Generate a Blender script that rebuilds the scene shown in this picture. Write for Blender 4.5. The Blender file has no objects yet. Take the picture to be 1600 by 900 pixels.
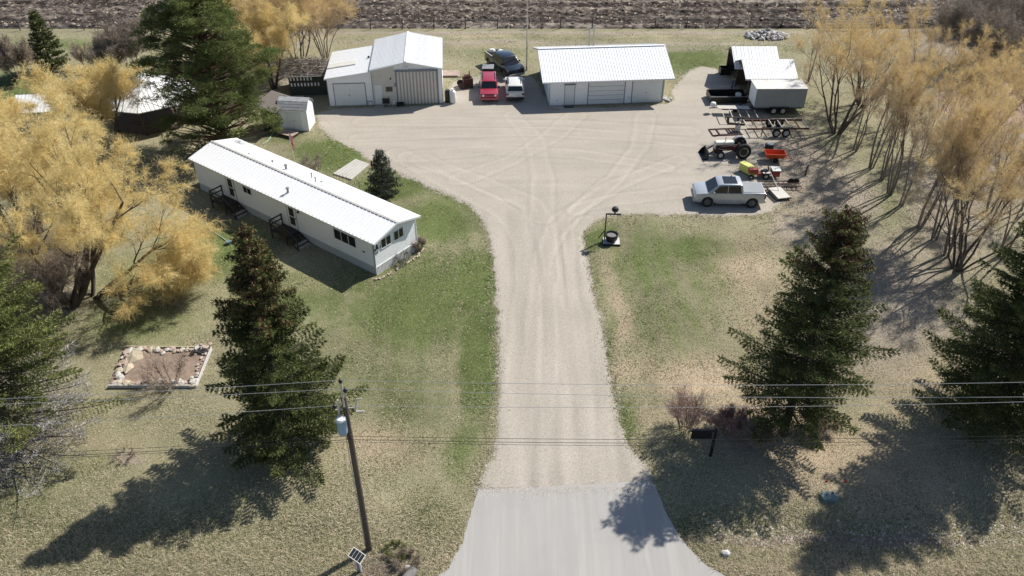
import bpy, bmesh, math, random
import numpy as np
from mathutils import Vector, Matrix
R = math.radians
C = bpy.context.scene.collection
SC = bpy.context.scene
# ------------------------------------------------------------------ camera
HC, TH, F = 33.5, R(36.4), 1265.0
cam = bpy.data.cameras.new('camera'); camo = bpy.data.objects.new('camera', cam); C.objects.link(camo)
cam.sensor_width = 36; cam.lens = 36 * F / 1600; cam.clip_start = .5; cam.clip_end = 6000
camo.location = (0, 0, HC); camo.rotation_euler = (math.pi / 2 - TH, 0, 0); SC.camera = camo
# ------------------------------------------------------------------ world, sun
SUN_EL, SUN_AZ = R(45), R(38)            # azimuth of the sun, counter-clockwise from +x
w = bpy.data.worlds.new('World'); SC.world = w; w.use_nodes = True
nt = w.node_tree; bg = nt.nodes['Background']
sky = nt.nodes.new('ShaderNodeTexSky'); sky.sky_type = 'NISHITA'; sky.sun_disc = False
sky.sun_elevation = SUN_EL; sky.sun_rotation = math.pi / 2 - SUN_AZ; sky.altitude = 500
nt.links.new(sky.outputs[0], bg.inputs[0]); bg.inputs[1].default_value = .088
sun = bpy.data.lights.new('sun', 'SUN'); sun.energy = 5.0; sun.angle = R(.5); sun.color = (1, .945, .865)
suno = bpy.data.objects.new('sun', sun); C.objects.link(suno)
sd = Vector((math.cos(SUN_EL) * math.cos(SUN_AZ), math.cos(SUN_EL) * math.sin(SUN_AZ), math.sin(SUN_EL)))
suno.rotation_euler = sd.to_track_quat('Z', 'Y').to_euler(); suno.location = (60, 45, 80)
SC.view_settings.view_transform = 'Standard'; SC.view_settings.look = 'None'
SC.view_settings.exposure = 0.42; SC.view_settings.gamma = 1

# ------------------------------------------------------------------ helpers
def at(px, py, z=0.):
    """point of the place seen at photo position px, py, at height z"""
    x = (px - 800) / F; y = -(py - 450) / F
    d = (x, math.cos(TH) + y * math.sin(TH), -math.sin(TH) + y * math.cos(TH))
    t = (z - HC) / d[2]
    return Vector((d[0] * t, d[1] * t, z))

def tag(o, label=None, cat=None, group=None, kind=None):
    if label: o['label'] = label
    if cat: o['category'] = cat
    if group: o['group'] = group
    if kind: o['kind'] = kind
    return o

def empty(name, loc, rz=0, label=None, cat=None, group=None):
    o = bpy.data.objects.new(name, None); C.objects.link(o); o.location = loc; o.rotation_euler = (0, 0, rz)
    o.empty_display_size = .2
    return tag(o, label, cat, group)

def link(name, me, mat=None, parent=None):
    if mat and not me.materials: me.materials.append(mat)
    o = bpy.data.objects.new(name, me); C.objects.link(o)
    if parent: o.parent = parent
    return o

class MB:
    def __init__(s): s.v = []; s.f = []
    def add(s, vs, fs):
        n = len(s.v); s.v += [tuple(v) for v in vs]; s.f += [tuple(i + n for i in f) for f in fs]; return s
    def box(s, a, b, M=None):
        (x0, y0, z0), (x1, y1, z1) = a, b
        vs = [(x, y, z) for z in (z0, z1) for x, y in ((x0, y0), (x1, y0), (x1, y1), (x0, y1))]
        if M: vs = [M @ Vector(v) for v in vs]
        return s.add(vs, [(3, 2, 1, 0), (4, 5, 6, 7), (0, 1, 5, 4), (1, 2, 6, 5), (2, 3, 7, 6), (3, 0, 4, 7)])
    def bar(s, p, q, w, h=None):
        """square bar from p to q"""
        p = Vector(p); q = Vector(q); h = h or w; d = (q - p).normalized()
        u = d.cross(Vector((0, 0, 1)))
        u = Vector((1, 0, 0)) if u.length < 1e-3 else u.normalized()
        n = u.cross(d)
        vs = [c + u * a * w / 2 + n * b * h / 2 for c in (p, q) for a, b in ((-1, -1), (1, -1), (1, 1), (-1, 1))]
        return s.add(vs, [(0, 1, 2, 3), (7, 6, 5, 4), (0, 4, 5, 1), (1, 5, 6, 2), (2, 6, 7, 3), (3, 7, 4, 0)])
    def tube(s, p, q, r0, r1=None, n=8, caps=True):
        p = Vector(p); q = Vector(q); r1 = r0 if r1 is None else r1; d = (q - p).normalized()
        u = d.cross(Vector((0, 0, 1)))
        u = Vector((1, 0, 0)) if u.length < 1e-3 else u.normalized()
        m = u.cross(d); vs = []
        for c, r in ((p, r0), (q, r1)):
            for i in range(n):
                a = 2 * math.pi * i / n; vs.append(c + u * math.cos(a) * r + m * math.sin(a) * r)
        fs = [(i, i + n, (i + 1) % n + n, (i + 1) % n) for i in range(n)]
        if caps: fs += [tuple(range(n)), tuple(reversed(range(n, 2 * n)))]
        return s.add(vs, fs)
    def path(s, pts, r, n=5):
        for a, b in zip(pts[:-1], pts[1:]): s.tube(a, b, r, r, n, False)
        return s
    def lathe(s, prof, n=16, M=None):
        vs = []; k = len(prof)
        for i in range(n):
            a = 2 * math.pi * i / n
            for r, z in prof: vs.append((r * math.cos(a), r * math.sin(a), z))
        if M: vs = [M @ Vector(v) for v in vs]
        fs = [(i * k + j, ((i + 1) % n) * k + j, ((i + 1) % n) * k + j + 1, i * k + j + 1) for i in range(n) for j in range(k - 1)]
        return s.add(vs, fs)
    def prism(s, poly, f0, f1):
        """poly: list of 2-D points; f0/f1 map a point to 3-D for the two ends"""
        n = len(poly); vs = [f0(p) for p in poly] + [f1(p) for p in poly]
        return s.add(vs, [tuple(range(n)), tuple(reversed(range(n, 2 * n)))] + [(i, i + n, (i + 1) % n + n, (i + 1) % n) for i in range(n)])
    def build(s, name, mat, parent=None, bevel=0, smooth=False):
        me = bpy.data.meshes.new(name); me.from_pydata(s.v, [], s.f)
        bm = bmesh.new(); bm.from_mesh(me); bmesh.ops.recalc_face_normals(bm, faces=bm.faces)
        big = [f for f in bm.faces if len(f.verts) > 4]
        if big: bmesh.ops.triangulate(bm, faces=big)
        if bevel:
            es = [e for e in bm.edges if len(e.link_faces) == 2 and e.calc_face_angle(0) > .5]
            if es: bmesh.ops.bevel(bm, geom=es, offset=bevel, segments=2, affect='EDGES', profile=.5, clamp_overlap=True)
        bm.to_mesh(me); bm.free()
        if smooth:
            me.polygons.foreach_set('use_smooth', [True] * len(me.polygons)); me.set_sharp_from_angle(angle=.7)
        return link(name, me, mat, parent)

def B(name, a, b, mat, parent=None, bevel=0): return MB().box(a, b).build(name, mat, parent, bevel)

def copy_tree(o, parent=None):
    c = o.copy(); C.objects.link(c); c.parent = parent
    for ch in list(o.children): copy_tree(ch, c)
    return c

def mesh_np(name, V, Fc, mat, parent=None, attrs=None, smooth=False, fattrs=None):
    me = bpy.data.meshes.new(name); V = np.asarray(V, np.float32); Fc = np.asarray(Fc, np.int32); k = Fc.shape[1]; n = len(Fc)
    me.vertices.add(len(V)); me.vertices.foreach_set('co', V.ravel())
    me.loops.add(n * k); me.loops.foreach_set('vertex_index', Fc.ravel())
    me.polygons.add(n); me.polygons.foreach_set('loop_start', np.arange(0, n * k, k, dtype=np.int32))
    me.polygons.foreach_set('loop_total', np.full(n, k, np.int32))
    if smooth: me.polygons.foreach_set('use_smooth', np.ones(n, bool))
    me.update(calc_edges=True)
    for nm, a in (attrs or {}).items():
        at_ = me.attributes.new(nm, 'FLOAT', 'POINT'); at_.data.foreach_set('value', np.asarray(a, np.float32))
    for nm, a in (fattrs or {}).items():
        at_ = me.attributes.new(nm, 'FLOAT', 'FACE'); at_.data.foreach_set('value', np.asarray(a, np.float32))
    return link(name, me, mat, parent)

# ------------------------------------------------------------------ materials
def newmat(name):
    m = bpy.data.materials.new(name); m.use_nodes = True; t = m.node_tree
    return m, t, t.nodes['Principled BSDF']
def N(t, typ, **kw):
    n = t.nodes.new(typ)
    for k, v in kw.items(): setattr(n, k, v)
    return n
def noise(t, scale, detail=4, vec=None, rough=.6):
    n = N(t, 'ShaderNodeTexNoise'); n.inputs['Scale'].default_value = scale; n.inputs['Detail'].default_value = detail
    n.inputs['Roughness'].default_value = rough
    if vec: t.links.new(vec, n.inputs['Vector'])
    return n.outputs['Fac']
def mth(t, op, a, b=None, c=None):
    n = N(t, 'ShaderNodeMath', operation=op)
    for i, x in enumerate((a, b, c)):
        if x is None: continue
        if isinstance(x, (int, float)): n.inputs[i].default_value = x
        else: t.links.new(x, n.inputs[i])
    return n.outputs[0]
def mixc(t, fac, a, b, mode='MIX'):
    n = N(t, 'ShaderNodeMix', data_type='RGBA', blend_type=mode)
    for i, x in ((0, fac), (6, a), (7, b)):
        if isinstance(x, (int, float)): n.inputs[i].default_value = x
        elif isinstance(x, tuple): n.inputs[i].default_value = (*x, 1)
        else: t.links.new(x, n.inputs[i])
    return n.outputs[2]
def ramp(t, fac, stops, smooth=False):
    n = N(t, 'ShaderNodeValToRGB'); e = n.color_ramp.elements
    if smooth: n.color_ramp.interpolation = 'EASE'
    while len(e) < len(stops): e.new(.5)
    for i, (p, c) in enumerate(stops):
        e[i].position = p; e[i].color = (*c, 1) if isinstance(c, tuple) else (c, c, c, 1)
    t.links.new(fac, n.inputs[0]); return n.outputs[0]
def sstep(t, x, a, b):
    n = N(t, 'ShaderNodeMapRange', interpolation_type='SMOOTHSTEP'); t.links.new(x, n.inputs[0])
    n.inputs[1].default_value = a; n.inputs[2].default_value = b
    return n.outputs[0]
def bump(t, bsdf, h, strength=.5, dist=.02):
    b = N(t, 'ShaderNodeBump'); b.inputs['Strength'].default_value = strength; b.inputs['Distance'].default_value = dist
    t.links.new(h, b.inputs['Height']); t.links.new(b.outputs[0], bsdf.inputs['Normal'])
def objvec(t, sc=(1, 1, 1)):
    tc = N(t, 'ShaderNodeTexCoord'); m = N(t, 'ShaderNodeMapping'); m.inputs['Scale'].default_value = sc
    t.links.new(tc.outputs['Object'], m.inputs[0]); return m.outputs[0]

def pm(name, col, rough=.7, metal=0., var=.25, scale=3., bumpd=0., sc=(1, 1, 1), dirt=None, spec=None, coat=0.):
    m, t, b = newmat(name); v = objvec(t, sc)
    n1 = noise(t, scale, 6, v); n2 = noise(t, scale * 9, 4, v)
    dark = tuple(c * (1 - var) for c in col); lite = tuple(min(1, c * (1 + var * .5)) for c in col)
    c = ramp(t, n1, [(.3, dark), (.7, lite)])
    c = mixc(t, .35, c, ramp(t, n2, [(.35, dark), (.65, lite)]))
    if dirt:
        n3 = noise(t, scale * .6, 8, v, .75); c = mixc(t, sstep(t, n3, .52, .75), c, dirt)
    t.links.new(c, b.inputs['Base Color'])
    b.inputs['Roughness'].default_value = rough; b.inputs['Metallic'].default_value = metal
    if coat: b.inputs['Coat Weight'].default_value = coat; b.inputs['Coat Roughness'].default_value = .08
    if spec is not None: b.inputs['Specular IOR Level'].default_value = spec
    if bumpd: bump(t, b, n2, .6, bumpd)
    return m

def foliage(name, stops, transl=.25, rough=.6, transcol=None):
    m, t, b = newmat(name)
    a = N(t, 'ShaderNodeAttribute', attribute_name='tint')
    c = ramp(t, a.outputs['Fac'], stops)
    t.links.new(c, b.inputs['Base Color']); b.inputs['Roughness'].default_value = rough
    b.inputs['Specular IOR Level'].default_value = .25
    if transl:
        tr = N(t, 'ShaderNodeBsdfTranslucent'); mx = N(t, 'ShaderNodeMixShader'); mx.inputs[0].default_value = transl
        t.links.new(c, tr.inputs[0]); t.links.new(b.outputs[0], mx.inputs[1]); t.links.new(tr.outputs[0], mx.inputs[2])
        t.links.new(mx.outputs[0], t.nodes['Material Output'].inputs[0])
    return m

M = {}
M['white_metal'] = pm('white_metal', (.72, .73, .72), .4, 0, .06, 1.2, dirt=(.60, .60, .57), spec=.5)
M['roof_white'] = pm('roof_white', (.80, .81, .81), .38, 0, .08, .8, dirt=(.6, .6, .58), spec=.5)
M['roof_old'] = pm('roof_old', (.62, .61, .57), .5, 0, .18, .9, dirt=(.42, .38, .32))
M['siding'] = pm('siding', (.80, .82, .825), .5, 0, .06, .7, dirt=(.70, .71, .69))
M['skirt_grey'] = pm('skirt_grey', (.42, .46, .48), .6, 0, .1, 1.5)
M['trim_grey'] = pm('trim_grey', (.18, .20, .24), .5, 0, .1, 3)
M['trim_white'] = pm('trim_white', (.72, .73, .73), .5, 0, .06, 3)
M['tan_metal'] = pm('tan_metal', (.56, .54, .49), .45, 0, .08, 1.5, dirt=(.46, .43, .38))
M['door_white'] = pm('door_white', (.66, .69, .68), .5, 0, .06, 2, dirt=(.56, .57, .54))
M['glass'] = pm('glass', (.015, .018, .02), .06, 0, .3, 2, spec=.6)
M['screen_glass'] = pm('screen_glass', (.05, .055, .055), .2, 0, .3, 4)
M['dark_wood'] = pm('dark_wood', (.045, .032, .024), .75, 0, .35, 5, .004, (1, 1, 6))
M['old_wood'] = pm('old_wood', (.085, .062, .045), .85, 0, .45, 4, .006, (1, 1, 5))
M['dark_siding'] = pm('dark_siding', (.035, .045, .038), .8, 0, .4, 3)
M['grey_plank'] = pm('grey_plank', (.36, .33, .28), .85, 0, .25, 3, .003, (1, 5, 1))
M['lattice'] = pm('lattice', (.50, .50, .49), .8, 0, .25, 3)
M['pole_wood'] = pm('pole_wood', (.085, .065, .05), .85, 0, .4, 3, .006, (4, 4, .4))
M['shingle'] = pm('shingle', (.34, .35, .36), .9, 0, .35, 3, .006)
M['shingle2'] = pm('shingle_old', (.27, .24, .21), .9, 0, .4, 2, .006)
M['rust'] = pm('rust', (.09, .03, .022), .75, .1, .5, 5, .004, dirt=(.04, .022, .02))
M['rust_steel'] = pm('rust_steel', (.07, .045, .038), .7, .2, .5, 4, .003)
M['pale_steel'] = pm('pale_steel', (.48, .46, .42), .55, .2, .25, 4)
M['black'] = pm('black_paint', (.012, .012, .012), .4, 0, .3, 6)
M['rubber'] = pm('rubber', (.018, .017, .016), .85, 0, .3, 8, dirt=(.05, .045, .04))
M['rim'] = pm('rim', (.50, .50, .50), .35, .5, .2, 8)
M['rim_white'] = pm('rim_white', (.62, .60, .56), .5, 0, .2, 8)
M['silver'] = pm('silver_paint', (.50, .55, .62), .28, .35, .05, 2, coat=.7)
M['cover'] = pm('tonneau_cover', (.27, .31, .34), .55, 0, .08, 3)
M['red_car'] = pm('red_paint', (.36, .035, .06), .3, .1, .06, 2, coat=.7)
M['white_car'] = pm('pearl_paint', (.66, .64, .60), .3, 0, .05, 2, coat=.7)
M['blue_car'] = pm('dark_blue_paint', (.012, .02, .035), .25, .1, .1, 2, coat=.8)
M['trac_white'] = pm('tractor_white', (.66, .64, .58), .5, 0, .12, 5, dirt=(.42, .36, .28))
M['trac_red'] = pm('tractor_red', (.10, .014, .018), .55, 0, .35, 5, dirt=(.04, .02, .02))
M['mower_red'] = pm('mower_red', (.30, .04, .03), .5, 0, .3, 6)
M['orange'] = pm('orange_paint', (.62, .085, .02), .45, 0, .12, 4, dirt=(.40, .07, .03))
M['yellow'] = pm('yellow_paint', (.60, .60, .16), .5, 0, .1, 4)
M['grey_trailer'] = pm('grey_trailer_skin', (.30, .32, .33), .45, 0, .14, .9, dirt=(.38, .40, .41))
M['light'] = pm('lamp_lens', (.80, .80, .78), .15, 0, .05, 8)
M['tail'] = pm('tail_lens', (.20, .012, .015), .2, 0, .1, 8)
M['concrete'] = pm('concrete', (.46, .44, .40), .9, 0, .16, 1.5, .003)
M['stone_pink'] = pm('stone_pink', (.40, .31, .26), .9, 0, .35, 2, .01)
M['stone_tan'] = pm('stone_tan', (.44, .38, .28), .9, 0, .3, 2, .01)
M['stone_white'] = pm('stone_white', (.55, .54, .52), .9, 0, .3, 3, .01)
M['stone_dark'] = pm('stone_dark', (.20, .19, .185), .9, 0, .4, 3, .01)
M['teal'] = pm('teal_lid', (.17, .33, .36), .5, 0, .1, 3)
M['flag_red'] = pm('flag_red', (.55, .03, .025), .7, 0, .1, 5)
M['flag_pink'] = pm('flag_pink', (.55, .22, .23), .8, 0, .1, 5)
M['trans_blue'] = pm('transformer_blue', (.20, .30, .40), .45, 0, .12, 4)
M['wire'] = pm('wire_aluminium', (.48, .47, .45), .5, .3, .1, 1)
M['wire_black'] = pm('wire_black', (.015, .015, .016), .6, 0, .1, 1)
M['plastic_white'] = pm('plastic_white', (.72, .72, .70), .4, 0, .05, 4)
M['hose'] = pm('hose', (.42, .55, .42), .5, 0, .1, 4)
M['brass'] = pm('vent_metal', (.30, .30, .30), .5, .4, .2, 8)
M['blue_bike'] = pm('blue_paint', (.03, .10, .32), .4, 0, .1, 4)
M['bark'] = pm('bark', (.095, .072, .058), .9, 0, .45, 3, .01, (3, 3, .6))
M['bark_grey'] = pm('bark_grey', (.20, .165, .14), .9, 0, .4, 3, .008, (3, 3, .6))
M['bark_pale'] = pm('dead_twig', (.34, .32, .31), .9, 0, .3, 3)
M['bark_pine'] = pm('bark_pine', (.15, .085, .055), .9, 0, .4, 3, .01, (3, 3, .6))
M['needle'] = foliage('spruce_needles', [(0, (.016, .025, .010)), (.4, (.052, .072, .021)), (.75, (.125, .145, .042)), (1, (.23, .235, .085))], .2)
M['needle_olive'] = foliage('olive_needles', [(0, (.022, .032, .012)), (.4, (.085, .108, .03)), (.75, (.19, .215, .062)), (1, (.30, .31, .12))], .2)
M['needle_pine'] = foliage('pine_needles', [(0, (.025, .04, .016)), (.35, (.075, .105, .033)), (.7, (.155, .19, .056)), (1, (.26, .28, .11))], .28)
M['needle_blue'] = foliage('young_spruce_needles', [(0, (.014, .025, .014)), (.5, (.035, .05, .03)), (1, (.10, .13, .08))], .1)
M['cone'] = foliage('cones', [(0, (.06, .035, .022)), (.5, (.15, .075, .042)), (1, (.25, .14, .08))], 0)
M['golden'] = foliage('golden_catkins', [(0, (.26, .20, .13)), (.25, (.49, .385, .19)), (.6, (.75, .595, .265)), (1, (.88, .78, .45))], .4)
M['tan_twig'] = foliage('tan_twigs', [(0, (.34, .28, .24)), (.4, (.48, .385, .29)), (.65, (.68, .51, .23)), (1, (.86, .67, .30))], .35)
M['bare_twig'] = foliage('bare_twigs', [(0, (.13, .10, .08)), (.5, (.28, .22, .17)), (1, (.44, .37, .28))], .05)
M['dark_twig'] = foliage('dark_twigs', [(0, (.07, .06, .045)), (.4, (.18, .15, .12)), (.8, (.40, .34, .27)), (1, (.60, .54, .46))], .1)
M['red_twig'] = foliage('red_twigs', [(0, (.16, .085, .075)), (.5, (.32, .19, .165)), (1, (.48, .34, .30))], .05)
M['dead_twig'] = foliage('grey_dead_twigs', [(0, (.12, .11, .11)), (.5, (.28, .27, .27)), (1, (.48, .46, .45))], 0)

# ------------------------------------------------------------------ ground masks
rs = np.random.RandomState(5)
def vnoise(x, y, s, seed=0):
    """smooth value noise, vectorised, 0..1"""
    r = np.random.RandomState(seed); T = r.rand(256, 256)
    X = x / s; Y = y / s; i = np.floor(X).astype(int); j = np.floor(Y).astype(int); fx = X - i; fy = Y - j
    fx = fx * fx * (3 - 2 * fx); fy = fy * fy * (3 - 2 * fy)
    g = lambda a, b: T[a & 255, b & 255]
    return (g(i, j) * (1 - fx) + g(i + 1, j) * fx) * (1 - fy) + (g(i, j + 1) * (1 - fx) + g(i + 1, j + 1) * fx) * fy
def fbm(x, y, s, seed=0, o=4):
    a = 0; t = 0
    for k in range(o): a = a + vnoise(x, y, s / 2 ** k, seed + k) * .5 ** k; t += .5 ** k
    return a / t
def topx(x, y):
    zc = y * math.cos(TH) + HC * math.sin(TH); u = y * math.sin(TH) - HC * math.cos(TH)
    zc = np.maximum(zc, 1e-3)
    return 800 + F * x / zc, 450 - F * u / zc
def catmull(P, n=6, closed=True):
    P = [np.array(p, float) for p in P]; out = []; m = len(P)
    for i in range(m if closed else m - 1):
        g = lambda k: P[(i + k) % m] if closed else P[min(max(i + k, 0), m - 1)]
        a, b, c, d = g(-1), g(0), g(1), g(2)
        for k in range(n):
            t = k / n; out.append(.5 * (2 * b + (c - a) * t + (2 * a - 5 * b + 4 * c - d) * t * t + (3 * b - 3 * c + d - a) * t ** 3))
    if not closed: out.append(P[-1])
    return np.array(out)
def sdf(x, y, poly):
    x = np.asarray(x, np.float32); y = np.asarray(y, np.float32)
    d = np.full(x.shape, 1e9, np.float32); ins = np.zeros(x.shape, bool); m = len(poly)
    for i in range(m):
        ax, ay = poly[i]; bx, by = poly[(i + 1) % m]; ex, ey = bx - ax, by - ay
        t = np.clip(((x - ax) * ex + (y - ay) * ey) / (ex * ex + ey * ey + 1e-9), 0, 1)
        d = np.minimum(d, (x - ax - t * ex) ** 2 + (y - ay - t * ey) ** 2)
        c = ((ay > y) != (by > y)) & (x < (bx - ax) * (y - ay) / (by - ay + 1e-12) + ax); ins ^= c
    d = np.sqrt(d); return np.where(ins, -d, d)
def dline(x, y, pts):
    d = np.full(np.shape(x), 1e9)
    for (ax, ay), (bx, by) in zip(pts[:-1], pts[1:]):
        ex, ey = bx - ax, by - ay; t = np.clip(((x - ax) * ex + (y - ay) * ey) / (ex * ex + ey * ey + 1e-9), 0, 1)
        d = np.minimum(d, np.hypot(x - ax - t * ex, y - ay - t * ey))
    return d
def gp(pts): return [tuple(at(*p)[:2]) for p in pts]
YARD = catmull(gp([(758, 768), (770, 700), (779, 600), (779, 520), (771, 430), (766, 375), (752, 345), (730, 318), (690, 300), (640, 278),
    (600, 258), (560, 238), (530, 222), (508, 205), (496, 190), (500, 176), (530, 170), (620, 168), (694, 160), (700, 140), (722, 120),
    (800, 118), (835, 122), (850, 150), (900, 168), (1040, 162), (1052, 140), (1075, 112), (1110, 105), (1150, 130), (1200, 175), (1235, 215),
    (1240, 270), (1225, 310), (1200, 334), (1130, 337), (1060, 335), (990, 335), (950, 338), (924, 350), (912, 370), (917, 410), (928, 460),
    (943, 530), (955, 600), (966, 650), (986, 700), (1016, 756), (900, 765)]), 5)
APRON = np.array(gp([(748, 766), (1010, 753), (1022, 757), (1040, 800), (1062, 840), (1098, 880), (1150, 912), (1200, 925), (620, 925), (668, 912), (700, 890), (722, 850), (735, 805)]))
def blobs(u, v, L):
    o = np.zeros(np.shape(u))
    for (a, b, ra, rb, val) in L: o = np.maximum(o, val * np.exp(-((u - a) / ra) ** 2 - ((v - b) / rb) ** 2))
    return o
GREEN = [(742, 560, 32, 110, 1), (735, 440, 40, 60, .85), (690, 345, 60, 40, 1), (735, 690, 40, 70, .55), (620, 290, 60, 25, .9), (650, 470, 120, 110, .65), (640, 620, 130, 90, .45), (700, 330, 90, 60, .6),
    (560, 440, 80, 40, .5), (330, 390, 90, 50, .85), (470, 470, 120, 60, .5), (560, 600, 140, 90, .38), (200, 500, 110, 50, .5), (230, 430, 90, 50, .55), (505, 240, 55, 26, 1),
    (440, 215, 40, 18, .55), (930, 372, 28, 26, .9), (1085, 395, 75, 28, .85), (1110, 440, 80, 60, .45), (1010, 410, 70, 70, .6), (1040, 500, 90, 60, .35), (950, 430, 25, 40, .5), (945, 560, 12, 60, .6), (975, 650, 18, 40, .7), (10, 150, 70, 40, 1), (1090, 92, 70, 22, .9),
    (60, 270, 60, 60, .4), (770, 82, 110, 10, .4), (1150, 815, 60, 25, .3), (1080, 820, 40, 30, .4), (620, 690, 50, 60, .3), (680, 800, 60, 60, .35), (1230, 160, 30, 15, .5), (1400, 330, 60, 60, .35), (1340, 290, 60, 60, .3), (150, 730, 120, 60, .2),
    (610, 860, 40, 25, .5), (720, 60, 200, 6, .25), (300, 800, 250, 60, .2), (1180, 520, 60, 60, .2), (130, 70, 150, 12, .5), (760, 85, 120, 14, .35), (1080, 75, 200, 12, .4), (60, 800, 120, 60, .25), (900, 58, 700, 3, .3), (1470, 30, 60, 20, .5)]
STRAW = [(958, 430, 18, 40, .7), (968, 500, 22, 60, .85), (985, 580, 50, 40, .75), (1080, 590, 110, 40, .9), (1120, 640, 120, 40, .9), (1020, 650, 60, 40, .8), (1180, 460, 90, 110, .8), (1150, 380, 60, 60, .35),
    (1300, 590, 150, 60, .6), (1300, 885, 400, 22, .75), (580, 700, 90, 50, .75), (560, 780, 90, 70, .55), (120, 690, 120, 30, .5), (100, 620, 60, 40, .4), (460, 450, 80, 30, .3), (330, 455, 60, 30, .4),
    (1240, 720, 180, 90, .85), (1450, 720, 220, 120, .8), (1400, 560, 200, 80, .6), (1150, 640, 140, 60, .8), (700, 870, 40, 60, .4), (250, 780, 300, 60, .35), (1110, 740, 50, 60, .4), (770, 72, 120, 6, .4), (620, 100, 40, 20, .3), (860, 57, 700, 3, .6), (360, 60, 400, 30, .35), (1420, 500, 80, 60, .35)]
LITTER = [(1300, 320, 90, 110, .9), (1250, 260, 60, 90, .95), (1230, 350, 40, 40, .8), (1400, 480, 130, 130, .95), (1480, 320, 120, 160, .8), (1330, 420, 90, 60, .6), (1550, 250, 150, 150, .8), (1150, 700, 90, 40, .75), (1250, 760, 200, 40, .4), (40, 450, 110, 90, .85),
    (600, 880, 60, 30, .8), (1420, 600, 90, 40, .5), (195, 712, 28, 16, .8), (1500, 60, 160, 90, .8), (1300, 838, 300, 10, .9), (470, 120, 60, 30, .8), (420, 60, 100, 50, .5), (1060, 76, 300, 7, .55), (720, 66, 260, 5, .7), (1060, 68, 400, 5, .7), (900, 51, 900, 3.5, .9), (800, 66, 900, 4, .55), (860, 104, 120, 5, .4), (340, 440, 60, 20, .25), (1180, 340, 70, 10, .35),
    (300, 85, 300, 14, .3), (1110, 330, 100, 6, .5)]
def masks(x, y):
    u, v = topx(x, y)
    jn = (fbm(x, y, 6, 3) - .5); u2 = u + jn * 60; v2 = v + (fbm(x, y, 6, 9) - .5) * 40 * np.clip(v / 500, .15, 1)
    g = np.clip(.12 + blobs(u2, v2, GREEN) * 1.15 + (fbm(x, y, 7, 21) - .5) * .5, 0, 1)
    s = np.clip(.06 + blobs(u2, v2, STRAW) * .95 + (fbm(x, y, 4, 31) - .5) * .75, 0, 1)
    l = np.clip(blobs(u2, v2, LITTER) + (fbm(x, y, 4, 41) - .5) * .25, 0, 1)
    sd_ = sdf(x, y, YARD) + (fbm(x, y, 1.3, 51) - .5) * .9 + (fbm(x, y, .35, 52) - .5) * .7
    gr = np.clip(.5 - sd_ / .9, 0, 1)
    tone = np.ones(np.shape(x))
    lawn = np.clip((u - 930) / 40, 0, 1) * np.clip((1230 - u) / 40, 0, 1) * np.clip((v - 345) / 30, 0, 1) * np.clip((660 - v) / 60, 0, 1)
    stripe = .8 * np.sin((x + .06 * y + .5 * np.sin(y * .3)) * 2 * math.pi / 1.75)
    tone += lawn * .10 * stripe; g = np.clip(g + lawn * stripe * .12, 0, 1)
    ll = np.clip((770 - u) / 40, 0, 1) * np.clip((u - 480) / 60, 0, 1) * np.clip((v - 300) / 40, 0, 1) * np.clip((700 - v) / 60, 0, 1)
    dd = sdf(x, y, YARD); g = np.clip(g + ll * .05 * np.sin(dd * 2 * math.pi / 1.5), 0, 1)
    tone += (fbm(x, y, 3, 61) - .5) * .5 + (fbm(x, y, .7, 62) - .5) * .25
    # bare dirt lane and furrow edge behind the sheds
    return g, s, l, gr, tone

TRK = [gp([(800, 760), (812, 640), (822, 520), (826, 420), (812, 350), (770, 320), (700, 285), (620, 240)]),
       gp([(868, 760), (868, 640), (866, 520), (862, 420), (852, 350), (830, 318), (760, 290), (660, 250)]),
       gp([(905, 760), (900, 640), (892, 520), (884, 420), (880, 355), (905, 325), (960, 312), (1060, 300)]),
       gp([(835, 760), (842, 640), (846, 520), (850, 400), (880, 340), (960, 290), (1060, 250)]),
       gp([(940, 752), (930, 640), (915, 520), (900, 420), (893, 372), (915, 345)]),
       gp([(560, 215), (700, 208), (860, 205), (1000, 215), (1100, 225)]), gp([(570, 190), (720, 190), (900, 196), (1080, 205)]),
       gp([(640, 245), (760, 235), (900, 240), (1040, 262)]), gp([(850, 340), (850, 280), (835, 220), (800, 180)]),
       gp([(900, 330), (960, 280), (1000, 230), (1010, 180)]), gp([(720, 280), (800, 250), (860, 215), (900, 180)])]

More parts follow.
